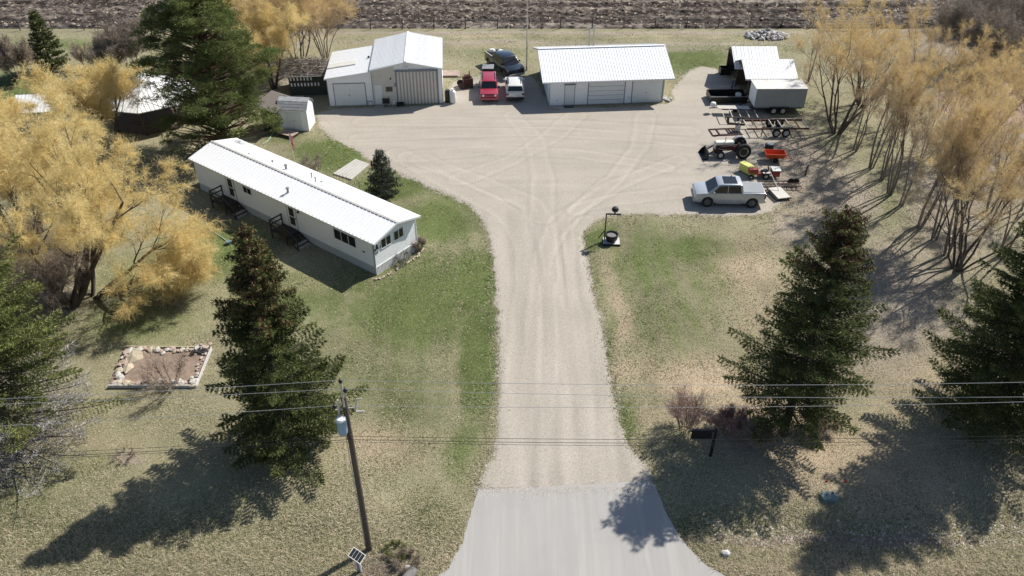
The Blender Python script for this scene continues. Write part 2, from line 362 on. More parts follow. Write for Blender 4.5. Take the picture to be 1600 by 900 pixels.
def terrain_mat(name, gravel_only=False):
    m, t, b = newmat(name); v = objvec(t)
    A = {k: N(t, 'ShaderNodeAttribute', attribute_name=k).outputs['Fac'] for k in ('green', 'straw', 'litter', 'gravel', 'tone')}
    n1 = noise(t, 1.6, 6, v, .7); n2 = noise(t, 9, 6, v, .75); n3 = noise(t, 38, 3, v, .6)
    nn = mth(t, 'ADD', mth(t, 'MULTIPLY', n1, .5), mth(t, 'MULTIPLY', n2, .5))
    off = mth(t, 'MULTIPLY', mth(t, 'SUBTRACT', nn, .5), 1.5)
    base = ramp(t, n2, [(.25, (.125, .115, .065)), (.5, (.25, .23, .145)), (.75, (.42, .385, .27))])
    gcol = ramp(t, n2, [(.25, (.04, .06, .018)), (.5, (.10, .13, .042)), (.75, (.21, .225, .10))])
    scol = ramp(t, n2, [(.25, (.21, .16, .11)), (.5, (.37, .295, .205)), (.75, (.54, .45, .33))])
    lcol = ramp(t, n2, [(.2, (.13, .105, .08)), (.5, (.29, .25, .195)), (.8, (.47, .42, .345))])
    rcol = ramp(t, n2, [(.2, (.25, .225, .19)), (.5, (.375, .34, .29)), (.8, (.50, .46, .40))])
    c = mixc(t, sstep(t, mth(t, 'ADD', A['green'], off), .15, .85), base, gcol)
    c = mixc(t, sstep(t, mth(t, 'ADD', A['straw'], off), .3, 1.0), c, scol)
    c = mixc(t, sstep(t, mth(t, 'ADD', A['litter'], off), .25, .85), c, lcol)
    c = mixc(t, sstep(t, mth(t, 'ADD', A['gravel'], mth(t, 'MULTIPLY', off, .7)), .25, .75), c, rcol)
    k = mth(t, 'MULTIPLY', A['tone'], mth(t, 'ADD', .62 if not gravel_only else .80, mth(t, 'MULTIPLY', n3, .76 if not gravel_only else .40)))
    cc = N(t, 'ShaderNodeCombineColor')
    for i in range(3): t.links.new(k, cc.inputs[i])
    c = mixc(t, 1.0, c, cc.outputs[0], 'MULTIPLY')
    t.links.new(c, b.inputs['Base Color']); b.inputs['Roughness'].default_value = .95; b.inputs['Specular IOR Level'].default_value = .15
    h = mth(t, 'ADD', mth(t, 'MULTIPLY', n2, .7), mth(t, 'MULTIPLY', n3, .5)); bump(t, b, h, .8, .05 if not gravel_only else .025)
    return m
M['terrain'] = terrain_mat('terrain'); M['gravel'] = terrain_mat('gravel', True)

def gridmesh(xs, ys, zf, keep=None):
    X, Y = np.meshgrid(xs, ys); nx, ny = len(xs), len(ys); idx = np.arange(nx * ny).reshape(ny, nx)
    q = np.stack([idx[:-1, :-1], idx[:-1, 1:], idx[1:, 1:], idx[1:, :-1]], -1).reshape(-1, 4)
    x = X.ravel(); y = Y.ravel()
    if keep is not None:
        k = keep(x, y); q = q[k[q].all(1)]; used = np.zeros(len(x), bool); used[q.ravel()] = True
        mp = np.cumsum(used) - 1; q = mp[q]; x = x[used]; y = y[used]
    z = zf(x, y)
    return np.stack([x, y, z], 1), q
def ditch(x, y):
    a = np.clip((x - 9.8) / 2.5, 0, 1) + np.clip((-5.2 - x) / 2.5, 0, 1) * .5
    yc = 25.1 + .25 * np.sin(x * .25)
    return -.40 * a * np.exp(-((y - yc) / 1.3) ** 2) + .05 * (fbm(x, y, 2.5, 71) - .5) * np.clip((np.abs(sdf(x, y, YARD)) - .6), 0, 1)
xs = np.concatenate([[-1500, -700, -350, -200, -130, -100, -85], np.arange(-75, 75.01, .3), [85, 100, 130, 200, 350, 700, 1500]])
ys = np.concatenate([[-600, -200, -60, -10, 8, 14], np.arange(17, 112, .3), [118, 130, 150, 200, 300, 600, 1500]])
V, q = gridmesh(xs, ys, lambda x, y: np.where((y < 22.2) | (y > 98), -.02, ditch(x, y)))
g, s, l, gr, tone = masks(V[:, 0], V[:, 1])
gr = np.clip(gr, 0, 1)
ground = mesh_np('ground', V, q, M['terrain'], None, dict(green=g, straw=s, litter=l, gravel=gr, tone=tone), True)
tag(ground, kind='structure')
# gravel yard and drive
xs = np.arange(YARD[:, 0].min() - 1, YARD[:, 0].max() + 1, .2); ys = np.arange(YARD[:, 1].min() - 1, YARD[:, 1].max() + 1, .2)
X, Y = np.meshgrid(xs, ys)
sdg = sdf(X.ravel(), Y.ravel(), YARD); lut = dict()
V, q = gridmesh(xs, ys, lambda x, y: 0 * x, lambda x, y: sdg < .5)
sg = sdf(V[:, 0], V[:, 1], YARD) + (fbm(V[:, 0], V[:, 1], 1.3, 51) - .5) * .5
sg = sg + (fbm(V[:, 0], V[:, 1], .4, 53) - .5) * .5
V[:, 2] = .022 - np.clip(sg + .15, 0, 1) * .12 + .004 * (vnoise(V[:, 0], V[:, 1], .5, 3) - .5)
g, s, l, gr, tone = masks(V[:, 0], V[:, 1])
u, v = topx(V[:, 0], V[:, 1])
tone = .97 + (fbm(V[:, 0], V[:, 1], 2.5, 81) - .5) * .16 + (fbm(V[:, 0] * 4 + .2 * V[:, 1], V[:, 1] * .10, 2.5, 83, 3) - .5) * .30 * np.clip((v - 310) / 40, 0, 1) * np.clip((770 - v) / 5, 0, 1)
tone += (fbm(V[:, 0] * .35, V[:, 1] * 4, 2.5, 85) - .5) * .2 * np.clip((320 - v) / 30, 0, 1)
for tr in TRK:
    d = dline(V[:, 0], V[:, 1], tr) + (fbm(V[:, 0], V[:, 1], 5, 88) - .5) * .8; tone += (.07 * np.exp(-((d - .8) / .2) ** 2) - .07 * np.exp(-((d - 1.1) / .14) ** 2)) * (.4 + 1.2 * fbm(V[:, 0], V[:, 1], 6, 89))
nearv = np.clip((v - 700) / 50, 0, 1); straw = nearv * .35 + .25 * blobs(u, v, [(640, 265, 60, 20, 1), (905, 325, 40, 14, 1.2), (1000, 170, 200, 20, .6)])
litt = blobs(u, v, [(1230, 250, 70, 80, 1.), (1180, 290, 60, 40, .5), (1210, 200, 60, 30, .7), (760, 130, 60, 16, .35), (1120, 130, 50, 30, .2)])
grn = blobs(u, v, [(1090, 115, 40, 20, .5), (730, 118, 80, 12, .6), (940, 690, 10, 40, .3), (775, 600, 6, 100, .5), (885, 560, 5, 90, .45)])
green_in = np.clip(grn + (fbm(V[:, 0], V[:, 1], 2, 91) - .5) * .2, 0, 1)
gre = np.clip(np.clip(.62 - sg / .8, 0, 1) - litt * .75 - green_in * .45, 0, 1)
gy = mesh_np('gravel_yard', V, q, M['gravel'], None, dict(green=np.clip(green_in + .15, 0, 1), straw=straw, litter=np.clip(litt, 0, 1), gravel=gre, tone=tone), True)
tag(gy, kind='structure')
# plain asphalt apron and road
def asphalt(name, col, streak):
    m, t, b = newmat(name); v = objvec(t); n1 = noise(t, .9, 6, objvec(t, (1.6, .12, 1)), .7); n2 = noise(t, 30, 4, v); n3 = noise(t, .35, 5, v)
    c = ramp(t, n1, [(.3, tuple(x * .88 for x in col)), (.52, col), (.72, tuple(min(1, x * 1.10) for x in col))])
    c = mixc(t, mth(t, 'MULTIPLY', sstep(t, noise(t, .8, 7, objvec(t, (2.0, .05, 1)), .7), .46, .68), streak), c, (.56, .52, .45))
    c = mixc(t, .4, c, ramp(t, n2, [(.3, tuple(x * .75 for x in col)), (.7, tuple(x * 1.2 for x in col))]))
    c = mixc(t, mth(t, 'MULTIPLY', sstep(t, n3, .5, .7), .4), c, tuple(x * .85 for x in col))
    t.links.new(c, b.inputs['Base Color']); b.inputs['Roughness'].default_value = .9; bump(t, b, n2, .4, .006)
    return m
M['asphalt'] = asphalt('worn_asphalt', (.335, .325, .31), .4); M['road'] = asphalt('road_asphalt', (.30, .30, .295), .1)
mb = MB(); pts = catmull(APRON, 1); pp = []
for i in range(len(APRON)):
    a = APRON[i]; b = APRON[(i + 1) % len(APRON)]; n = max(1, int(np.hypot(*(b - a)) / .25))
    for k in range(n):
        p = a + (b - a) * k / n; j = (rs.rand(2) - .5) * (.07 if b[1] > 22.3 or a[1] > 22.3 else 0); pp.append((p[0] + j[0], max(p[1] + j[1], 21.9)))
mb.prism(pp, lambda p: (p[0], p[1], -.12), lambda p: (p[0], p[1], .034)); tag(mb.build('driveway_apron', M['asphalt']), kind='structure')
mb = MB().box((-400, 12, -.3), (400, 22.35, .038)); tag(mb.build('road', M['road']), kind='structure')
# ploughed field
ys = np.concatenate([np.arange(99.3, 116, .16), [117, 119, 122, 126, 131, 140, 160, 200, 260]]); xs = np.concatenate([[-300, -200, -130, -100], np.arange(-78, 78.1, .26), [100, 130, 200, 300]])
def fz(x, y):
    clod = vnoise(x, y, .42, 5) * .6 + vnoise(x, y, .9, 8) * .5; row = .5 + .5 * np.sin((y + .5 * np.sin(x * .05)) * 2 * math.pi / 3.3)
    e = np.clip((y - 99.3) / .5, 0, 1)
    return -.05 + e * (.06 + .42 * clod ** 2 + .10 * row)
V, q = gridmesh(xs, ys, fz)
x, y = V[:, 0], V[:, 1]; bands = .6 * fbm(x * .05, y * 1.0, 2.0, 15, 3) + .4 * fbm(x * .5, y * 1.6, 1.6, 17, 3)
m, t, b = newmat('tilled_soil'); a = N(t, 'ShaderNodeAttribute', attribute_name='tone').outputs['Fac']
n2 = noise(t, 2.2, 6, objvec(t, (.6, 1.5, 1)), .75); x_ = mth(t, 'ADD', mth(t, 'MULTIPLY', a, .9), mth(t, 'MULTIPLY', mth(t, 'SUBTRACT', n2, .5), 1.0))
t.links.new(ramp(t, x_, [(.2, (.035, .029, .025)), (.45, (.105, .087, .075)), (.65, (.19, .163, .138)), (.9, (.32, .28, .225))]), b.inputs['Base Color'])
b.inputs['Roughness'].default_value = 1; b.inputs['Specular IOR Level'].default_value = .1; bump(t, b, n2, .8, .15); M['soil'] = m
tag(mesh_np('field', V, q, M['soil'], None, dict(tone=np.clip((bands - .5) * 1.5 + .38 + (vnoise(x, y, .5, 5) - .5) * .75 + .12 * np.sin(y * 2 * math.pi / 3.3), 0, 1)), False), kind='structure')

rc = np.random.RandomState(66); n = 26000; x = rc.uniform(-76, 76, n); y = rc.uniform(99.5, 116, n); k = rc.rand(n) < .25 + .75 * (vnoise(x, y * 3, 3., 19) > .5); x, y = x[k], y[k]; n = len(x)
ico = np.array([(0, 0, 1), (1, 0, 0), (0, 1, 0), (-1, 0, 0), (0, -1, 0)]); Fi = np.array([(0, 1, 2), (0, 2, 3), (0, 3, 4), (0, 4, 1)])
P = ico[None] * rc.uniform(.06, .26, n)[:, None, None] * rc.uniform(.5, 1.5, (n, 5, 1)); P[:, :, 2] *= .6; P += np.stack([x, y, fz(x, y) - .02], 1)[:, None]
M['clod'] = foliage('soil_clods', [(0, (.04, .03, .026)), (.6, (.12, .095, .08)), (.86, (.20, .165, .13)), (1, (.40, .34, .26))], 0, .95)
tag(mesh_np('soil_clods', P.reshape(-1, 3), (Fi[None] + 5 * np.arange(n)[:, None, None]).reshape(-1, 3), M['clod'], None, None, False, dict(tint=np.repeat(rc.rand(n), 4))), 'dark clods and straw bits scattered over the tilled field', 'soil', kind='stuff')

# ------------------------------------------------------------------ grass tufts and small stones
def blades(n, y0, y1, seed, hmin, hmax):
    r = np.random.RandomState(seed); pw = -.75; q0 = r.rand(n); y = (y0 ** pw + q0 * (y1 ** pw - y0 ** pw)) ** (1 / pw); x = r.uniform(-1, 1, n) * (3.5 + .65 * (y + 18))
    u, v = topx(x, y); k = (u > -30) & (u < 1630); x, y = x[k], y[k]
    k = (sdf(x, y, APRON) > .06) & (y > 22.35); x, y = x[k], y[k]
    g, s, l, gr, tone = masks(x, y); s0 = sdf(x, y, YARD)
    k = (s0 > -.05 - r.rand(len(x)) ** 4 * 1.1); x, y, g, s, l, s0 = [a[k] for a in (x, y, g, s, l, s0)]
    n = len(x); rough = np.clip(fbm(x, y, 2.2, 101) * 1.5 - .4, 0, 1); verge = np.clip((27.5 - y) / 3, 0, 1) * .8 + np.clip(.6 - np.abs(s0 - .2), 0, 1) * .7
    far = 1 + .014 * (y - 25)
    h = (hmin + (hmax - hmin) * (rough * .5 + verge * .8)) * r.uniform(.4, 1.3, n) * far; wd = .016 * far * r.uniform(.7, 1.5, n)
    a = r.uniform(0, 6.283, n); z = ditch(x, y) - .005; la = r.uniform(0, 6.283, n); ll = h * r.uniform(.8, 2.4, n); lean = np.stack([np.cos(la), np.sin(la)], 1) * ll[:, None]
    a = la + math.pi / 2 + r.normal(0, .5, n)
    V = np.zeros((n, 3, 3)); V[:, 0] = np.stack([x - np.cos(a) * wd, y - np.sin(a) * wd, z], 1); V[:, 1] = np.stack([x + np.cos(a) * wd, y + np.sin(a) * wd, z], 1)
    V[:, 2] = np.stack([x + lean[:, 0], y + lean[:, 1], z + h], 1)
    q = r.rand(n); t = np.where(q < g * .8, .72 + .28 * r.rand(n), np.where(q < g * .8 + .5 * s + .15, .06 + .3 * r.rand(n), .33 + .3 * r.rand(n)))
    t = np.where((l > .4) & (r.rand(n) < l * .9), .05 * r.rand(n), t)
    return V.reshape(-1, 3), np.arange(3 * n).reshape(-1, 3), t
M['blade'] = foliage('grass_blades', [(0, (.24, .19, .155)), (.05, (.40, .33, .265)), (.06, (.64, .53, .40)), (.33, (.56, .49, .35)), (.5, (.32, .30, .18)), (.68, (.15, .15, .08)), (.75, (.085, .11, .035)), (1, (.17, .20, .075))], .3, .8)
V, q, t_ = blades(640000, 22.4, 98, 3, .03, .15)
tag(mesh_np('grass', V, q, M['blade'], None, None, False, dict(tint=t_)), 'short dry and green lawn grass round the drive and buildings', 'grass', kind='stuff')

ROCKV = []
def rock_mesh(seed, flat=.7):
    r = random.Random(seed); bm = bmesh.new(); bmesh.ops.create_icosphere(bm, subdivisions=1, radius=.5)
    sx, sy = r.uniform(.75, 1.25), r.uniform(.7, 1.1)
    for v in bm.verts:
        k = 1 + r.uniform(-.22, .22); v.co = Vector((v.co.x * sx * k, v.co.y * sy * k, v.co.z * flat * k))
    me = bpy.data.meshes.new('rock'); bm.to_mesh(me); bm.free(); return me
def pebbles(n, seed):
    r = np.random.RandomState(seed); x = r.uniform(-25, 25, n * 4); y = r.uniform(27.8, 62, n * 4); s_ = sdf(x, y, YARD)
    edge = np.exp(-np.abs(s_ + .1) / .35); k = (s_ < .5) & (r.rand(n * 4) < .12 + edge * .9); x, y = x[k][:n], y[k][:n]; n = len(x)
    ico = np.array([(0, 0, 1), (1, 0, 0), (0, 1, 0), (-1, 0, 0), (0, -1, 0)]); F_ = np.array([(0, 1, 2), (0, 2, 3), (0, 3, 4), (0, 4, 1)])
    sz = r.uniform(.012, .04, n) * np.where(r.rand(n) < .06, 1.6, 1); P = ico[None] * sz[:, None, None] * r.uniform(.6, 1.3, (n, 5, 1)); P[:, :, 2] *= .7
    P += np.stack([x, y, np.full(n, .018)], 1)[:, None]
    return P.reshape(-1, 3), (F_[None] + 5 * np.arange(n)[:, None, None]).reshape(-1, 3), np.repeat(r.rand(n), 4)
V, q, t_ = pebbles(26000, 7)
rq = np.random.RandomState(12); n = 2600; x = rq.uniform(-2, 7.4, n); y = 27.9 - np.abs(rq.normal(0, .35, n)); sz = rq.uniform(.01, .03, n)
ico = np.array([(0, 0, 1), (1, 0, 0), (0, 1, 0), (-1, 0, 0), (0, -1, 0)]); P = ico[None] * sz[:, None, None] * rq.uniform(.6, 1.3, (n, 5, 1)) + np.stack([x, y, np.full(n, .036)], 1)[:, None]
q = np.concatenate([q, (np.array([(0, 1, 2), (0, 2, 3), (0, 3, 4), (0, 4, 1)])[None] + 5 * np.arange(n)[:, None, None]).reshape(-1, 3) + len(V)]); V = np.concatenate([V, P.reshape(-1, 3)]); t_ = np.concatenate([t_, np.repeat(.45 + .5 * rq.rand(n), 4)])
M['pebble'] = foliage('pebbles', [(0, (.16, .14, .125)), (.5, (.38, .34, .30)), (1, (.62, .58, .52))], 0, .9)
tag(mesh_np('loose_gravel', V, q, M['pebble'], None, None, False, dict(tint=t_)), 'loose stones strewn along the edges of the gravel drive', 'gravel', kind='stuff')

# ------------------------------------------------------------------ trees
def unit(a): return a / (np.linalg.norm(a, axis=-1, keepdims=True) + 1e-9)
def tubes_np(P0, P1, r0, r1, n=5):
    d = unit(P1 - P0); up = np.where(np.abs(d[:, 2:3]) > .95, np.array([[1., 0, 0]]), np.array([[0, 0, 1.]]))
    u = unit(np.cross(d, up)); v = np.cross(u, d); k = len(P0); V = np.zeros((k, 2, n, 3))
    for i in range(n):
        a = 2 * math.pi * i / n; e = u * math.cos(a) + v * math.sin(a)
        V[:, 0, i] = P0 + e * r0[:, None]; V[:, 1, i] = P1 + e * r1[:, None]
    b = (np.arange(k) * 2 * n)[:, None]; i = np.arange(n)[None]; j = (i + 1) % n
    return V.reshape(-1, 3), np.stack([b + i, b + j, b + j + n, b + i + n], -1).reshape(-1, 4)
def limb_mesh(name, segs, mat, parent):
    P0 = np.array([s[0] for s in segs]); P1 = np.array([s[1] for s in segs]); r0 = np.array([s[2] for s in segs]); r1 = np.array([s[3] for s in segs])
    V, q = tubes_np(P0, P1, r0, r1, 5); return mesh_np(name, V, q, mat, parent, smooth=True)
def twigs(P, D, L, W, rng, tint):
    """one thin triangle per twig: start, direction, length, width"""
    n = len(P); sdv = unit(np.cross(D, unit(rng.normal(0, 1, (n, 3)))))
    V = np.zeros((n, 3, 3)); V[:, 0] = P - sdv * W[:, None] / 2; V[:, 1] = P + sdv * W[:, None] / 2; V[:, 2] = P + D * L[:, None]
    return V, tint
def tri_mesh(name, Vt, mat, parent):
    V = np.concatenate([a[0] for a in Vt]); t = np.concatenate([a[1] for a in Vt])
    return mesh_np(name, V.reshape(-1, 3), np.arange(len(V) * 3).reshape(-1, 3), mat, parent, None, False, dict(tint=np.clip(t, 0, 1)))

def skeleton(seed, stems, Hh, spread, levels=3, r0=.16, trop=.10, tiptrop=.05, kids=(1, 2), ang=(.35, .8), lean=(0, 0), ratio=.6):
    r = random.Random(seed); segs = []; tips = []
    def br(p, d, L, rad, lv):
        n = 6 if lv < 2 else 4
        for i in range(n):
            tr = trop if lv < levels else tiptrop
            d = (d + Vector((r.gauss(0, .11), r.gauss(0, .11), r.gauss(0, .08) + tr))).normalized(); q_ = p + d * (L / n)
            k0 = 1 - .65 * i / n; k1 = 1 - .65 * (i + 1) / n
            segs.append((tuple(p), tuple(q_), rad * k0, rad * k1))
            if lv >= levels: tips.append((tuple(p), tuple(q_), lv))
            if lv < levels and i >= (2 if lv == 0 else 1):
                for _ in range(r.randint(*kids)):
                    a = r.uniform(*ang); ax = d.orthogonal().normalized(); ax.rotate(Matrix.Rotation(r.uniform(0, 6.28), 3, d))
                    br(q_, (d * math.cos(a) + ax * math.sin(a)).normalized(), L * ratio * r.uniform(.65, 1.1) * (1 - .3 * i / n), rad * k1 * .55, lv + 1)
            p = q_
    for s_ in range(stems):
        a = 6.283 * (s_ + r.uniform(-.3, .3)) / stems; sp = spread * r.uniform(.4, 1.1) * (1 if stems > 1 else .2)
        d = Vector((math.cos(a) * sp + lean[0], math.sin(a) * sp + lean[1], 1)).normalized()
        br(Vector((math.cos(a) * .25, math.sin(a) * .25, -.05)) if stems > 1 else Vector((0, 0, -.05)), d, Hh * .72 * r.uniform(.8, 1.1), r0 * r.uniform(.7, 1.1), 0)
    return segs, tips

def broad_tree(seed, stems, Hh, spread, mats, per=9, tl=(.3, .8), w=.02, goldz=.0, droop=0., levels=3, r0=.16, leaf=1.0, name='willow_tree', leafsz=.07, Rr=None, leafall=False, **kw):
    """returns an Empty with trunk and crown (data shared by copies)"""
    rng = np.random.RandomState(seed); segs, tips = skeleton(seed, stems, Hh, spread, levels, r0, **kw)
    root = empty(name, (0, 0, 0))
    tp_ = np.array([t[1] for t in tips]); kz = Hh * .96 / np.percentile(tp_[:, 2], 99); kr = kz if Rr is None else Rr * .95 / np.percentile(np.hypot(tp_[:, 0], tp_[:, 1]), 96)
    if levels < 2: kz = kr = 1
    kv = np.array([kr, kr, kz]); segs = [(np.array(a) * kv, np.array(b) * kv, c, d) for a, b, c, d in segs]; tips = [(np.array(a) * kv, np.array(b) * kv, c) for a, b, c in tips]
    limb_mesh('trunk', segs, mats[0], root)
    P0 = np.array([t[0] for t in tips]); P1 = np.array([t[1] for t in tips]); n = len(P0)
    idx = np.repeat(np.arange(n), per); f = rng.rand(len(idx), 1); P = P0[idx] * (1 - f) + P1[idx] * f
    D = unit(unit(P1 - P0)[idx] * .9 + rng.normal(0, .55, (len(idx), 3)) + np.array([0, 0, .15 - droop])); L = rng.uniform(*tl, len(idx))
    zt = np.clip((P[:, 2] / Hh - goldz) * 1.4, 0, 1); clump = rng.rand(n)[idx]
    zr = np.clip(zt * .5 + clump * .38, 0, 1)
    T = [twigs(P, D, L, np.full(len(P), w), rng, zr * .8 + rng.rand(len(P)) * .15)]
    # side twiglets and catkin-like leaf buds
    k = 2; i2 = np.repeat(np.arange(len(P)), k); f = rng.uniform(.15, 1, (len(i2), 1)); P2 = P[i2] + D[i2] * L[i2][:, None] * f
    D2 = unit(D[i2] + rng.normal(0, .8, (len(i2), 3)) - np.array([0, 0, droop])); T.append(twigs(P2, D2, L[i2] * rng.uniform(.3, .6, len(i2)), np.full(len(i2), w * .75), rng, np.clip(zr[i2] + rng.normal(0, .15, len(i2)), 0, 1)))
    if leaf > 0:
        m_ = rng.rand(len(P2)) < leaf * (1 if leafall else np.clip(zt[i2] * 1.2 + .05, 0, 1)); P3 = P2[m_] + D2[m_] * .12; D3 = unit(D2[m_] + rng.normal(0, .6, (m_.sum(), 3)))
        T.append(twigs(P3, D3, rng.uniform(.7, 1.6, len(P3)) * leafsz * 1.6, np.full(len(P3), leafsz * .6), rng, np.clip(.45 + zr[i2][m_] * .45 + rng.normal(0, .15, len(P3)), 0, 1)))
    tri_mesh('crown', T, mats[1], root)
    return root

def conifer(name, seed, Hh, rmax, mat, bark, n_per=110, top_cones=0, lean=(0, 0), z0=.07, whorl=.34, nb=8, shape=.85, deadlow=0., loose=.0, droop=.2, tl=(.10, .22), tw=.05, label=None, cat='tree', loc=(0, 0, 0), group=None):
    rng = np.random.RandomState(seed); root = empty(name, loc, 0, label, cat, group)
    axis = lambda z: np.stack([lean[0] * (z / Hh) ** 1.3 * np.ones_like(z), lean[1] * (z / Hh) ** 1.3 * np.ones_like(z), z], -1)
    zz = np.linspace(-.1, Hh, 12); A = axis(np.clip(zz, 0, None)); A[:, 2] = zz; rr = .02 + .018 * Hh * (1 - zz / Hh)
    segs = [(A[i], A[i + 1], rr[i], rr[i + 1]) for i in range(11)]
    T = []; dead = []; cones = []; z = Hh * z0
    while z < Hh * .985:
        t = (z / Hh - z0) / (1 - z0); k = nb if t < .9 else 5
        for b_ in range(k):
            az = 6.283 * b_ / k + rng.uniform(-.4, .4) + z * 3.1; zb = z + rng.uniform(-.2, .2)
            Lb = rmax * (1 - t) ** shape * rng.uniform(.72, 1.1) * (1 if t > .12 else .8 + .2 * t / .12) + .12
            if rng.rand() < loose * .35: Lb *= rng.uniform(.4, .8)
            elif rng.rand() < loose * .12: Lb *= rng.uniform(1.05, 1.25)
            up = (.35 * t - droop * (1 - t)) + rng.uniform(-.08, .08)
            base = axis(np.array([max(zb, .1)]))[0]; dh = np.array([math.cos(az), math.sin(az), 0]); S = np.linspace(0, 1, 5)
            pts = base + dh * (S * Lb)[:, None] + np.array([0, 0, 1.]) * (up * S * Lb + .22 * S ** 2 * Lb * (1 - t * .5))[:, None]
            for i in range(4): segs.append((pts[i], pts[i + 1], .035 * (1 - S[i]) * (Lb / 3) + .008, .035 * (1 - S[i + 1]) * (Lb / 3) + .006))
            isdead = t < deadlow and rng.rand() < 1.25 - t / max(deadlow, .01) * .6
            n = int(n_per * (Lb ** 1.35) * rng.uniform(.75, 1.15)) + 12
            s_ = rng.uniform(.12, 1, n) ** .75
            q_ = np.array([np.interp(s_, S, pts[:, j]) for j in range(3)]).T
            side = np.array([-math.sin(az), math.cos(az), 0]); lat = (rng.rand(n) * 2 - 1) * (.08 + .23 * Lb * (1.05 - s_) * np.clip(s_ * 3, 0, 1)) * (1 + loose * .3)
            # fingers: snap lateral sprays onto discrete side twigs so that gaps show
            sf = np.round(s_ * 9 * Lb / 2) / (9 * Lb / 2 + 1e-6); q_ = q_ + dh * ((sf - s_) * Lb * .6)[:, None]
            q_ = q_ + side * lat[:, None] + dh * (np.abs(lat) * .55)[:, None] + np.array([0, 0, 1.]) * (-np.abs(lat) * .22 + rng.normal(0, .045, n))[:, None]
            dr = unit(dh * .8 + side * np.sign(lat)[:, None] * .7 + rng.normal(0, .45, (n, 3)) + np.array([0, 0, .12]))
            if isdead:
                m_ = rng.rand(n) < .35; dead.append(twigs(q_[m_], unit(dr[m_] + rng.normal(0, .4, (m_.sum(), 3))), rng.uniform(.15, .4, m_.sum()), np.full(m_.sum(), .028), rng, rng.rand(m_.sum()))); continue
            tint = np.clip(.18 + .30 * s_ + .25 * rng.rand() + rng.normal(0, .13, n) + .1 * t, 0, 1)  # sunlit green painted in towards branch tips and treetop, dark near the trunk
            T.append(twigs(q_, dr, rng.uniform(*tl, n), np.full(n, tw), rng, tint))
            if top_cones and t > 1 - top_cones and rng.rand() < .55 + t:
                m = int(14 + Lb * 62); s2 = rng.uniform(.35, 1.02, m); c = np.array([np.interp(s2, S, pts[:, j]) for j in range(3)]).T + rng.normal(0, .1, (m, 3))
                cones.append(twigs(c, unit(rng.normal(0, .4, (m, 3)) + np.array([0, 0, -.8])), rng.uniform(.09, .17, m), np.full(m, .065), rng, rng.rand(m)))
        z += whorl * (1 - .45 * t) * rng.uniform(.85, 1.15)
    limb_mesh('trunk', segs, bark, root); tri_mesh('crown', T, mat, root)
    if cones: tri_mesh('cones', cones, M['cone'], root)
    if dead: tri_mesh('dead_branches', dead, M['dead_twig'], root)
    return root

# spruces
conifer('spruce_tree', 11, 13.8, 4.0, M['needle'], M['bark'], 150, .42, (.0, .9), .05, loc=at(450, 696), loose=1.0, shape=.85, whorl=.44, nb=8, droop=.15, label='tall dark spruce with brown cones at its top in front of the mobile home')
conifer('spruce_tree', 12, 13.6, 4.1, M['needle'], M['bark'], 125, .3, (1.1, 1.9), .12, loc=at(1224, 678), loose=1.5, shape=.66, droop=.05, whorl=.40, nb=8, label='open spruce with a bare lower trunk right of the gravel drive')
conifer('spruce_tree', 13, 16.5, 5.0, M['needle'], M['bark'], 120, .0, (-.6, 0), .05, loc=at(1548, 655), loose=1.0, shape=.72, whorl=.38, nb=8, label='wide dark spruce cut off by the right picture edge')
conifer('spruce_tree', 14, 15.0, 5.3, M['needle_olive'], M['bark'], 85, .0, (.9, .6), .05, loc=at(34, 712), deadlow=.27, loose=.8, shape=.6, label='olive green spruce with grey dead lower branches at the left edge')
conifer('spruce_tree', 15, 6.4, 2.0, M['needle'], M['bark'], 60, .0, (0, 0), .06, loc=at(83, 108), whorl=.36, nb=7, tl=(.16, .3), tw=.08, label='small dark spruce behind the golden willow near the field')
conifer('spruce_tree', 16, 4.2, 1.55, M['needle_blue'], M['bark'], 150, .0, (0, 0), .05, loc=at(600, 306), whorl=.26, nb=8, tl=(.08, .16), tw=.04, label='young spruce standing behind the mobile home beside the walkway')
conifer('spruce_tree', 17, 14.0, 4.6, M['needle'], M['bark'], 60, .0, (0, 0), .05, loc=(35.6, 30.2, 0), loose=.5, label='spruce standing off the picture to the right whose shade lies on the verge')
conifer('spruce_tree', 18, 12.0, 4.4, M['needle_olive'], M['bark'], 60, .0, (0, 0), .05, loc=(-33.5, 30.5, 0), loose=.5, label='spruce standing off the picture to the left beyond the olive spruce')

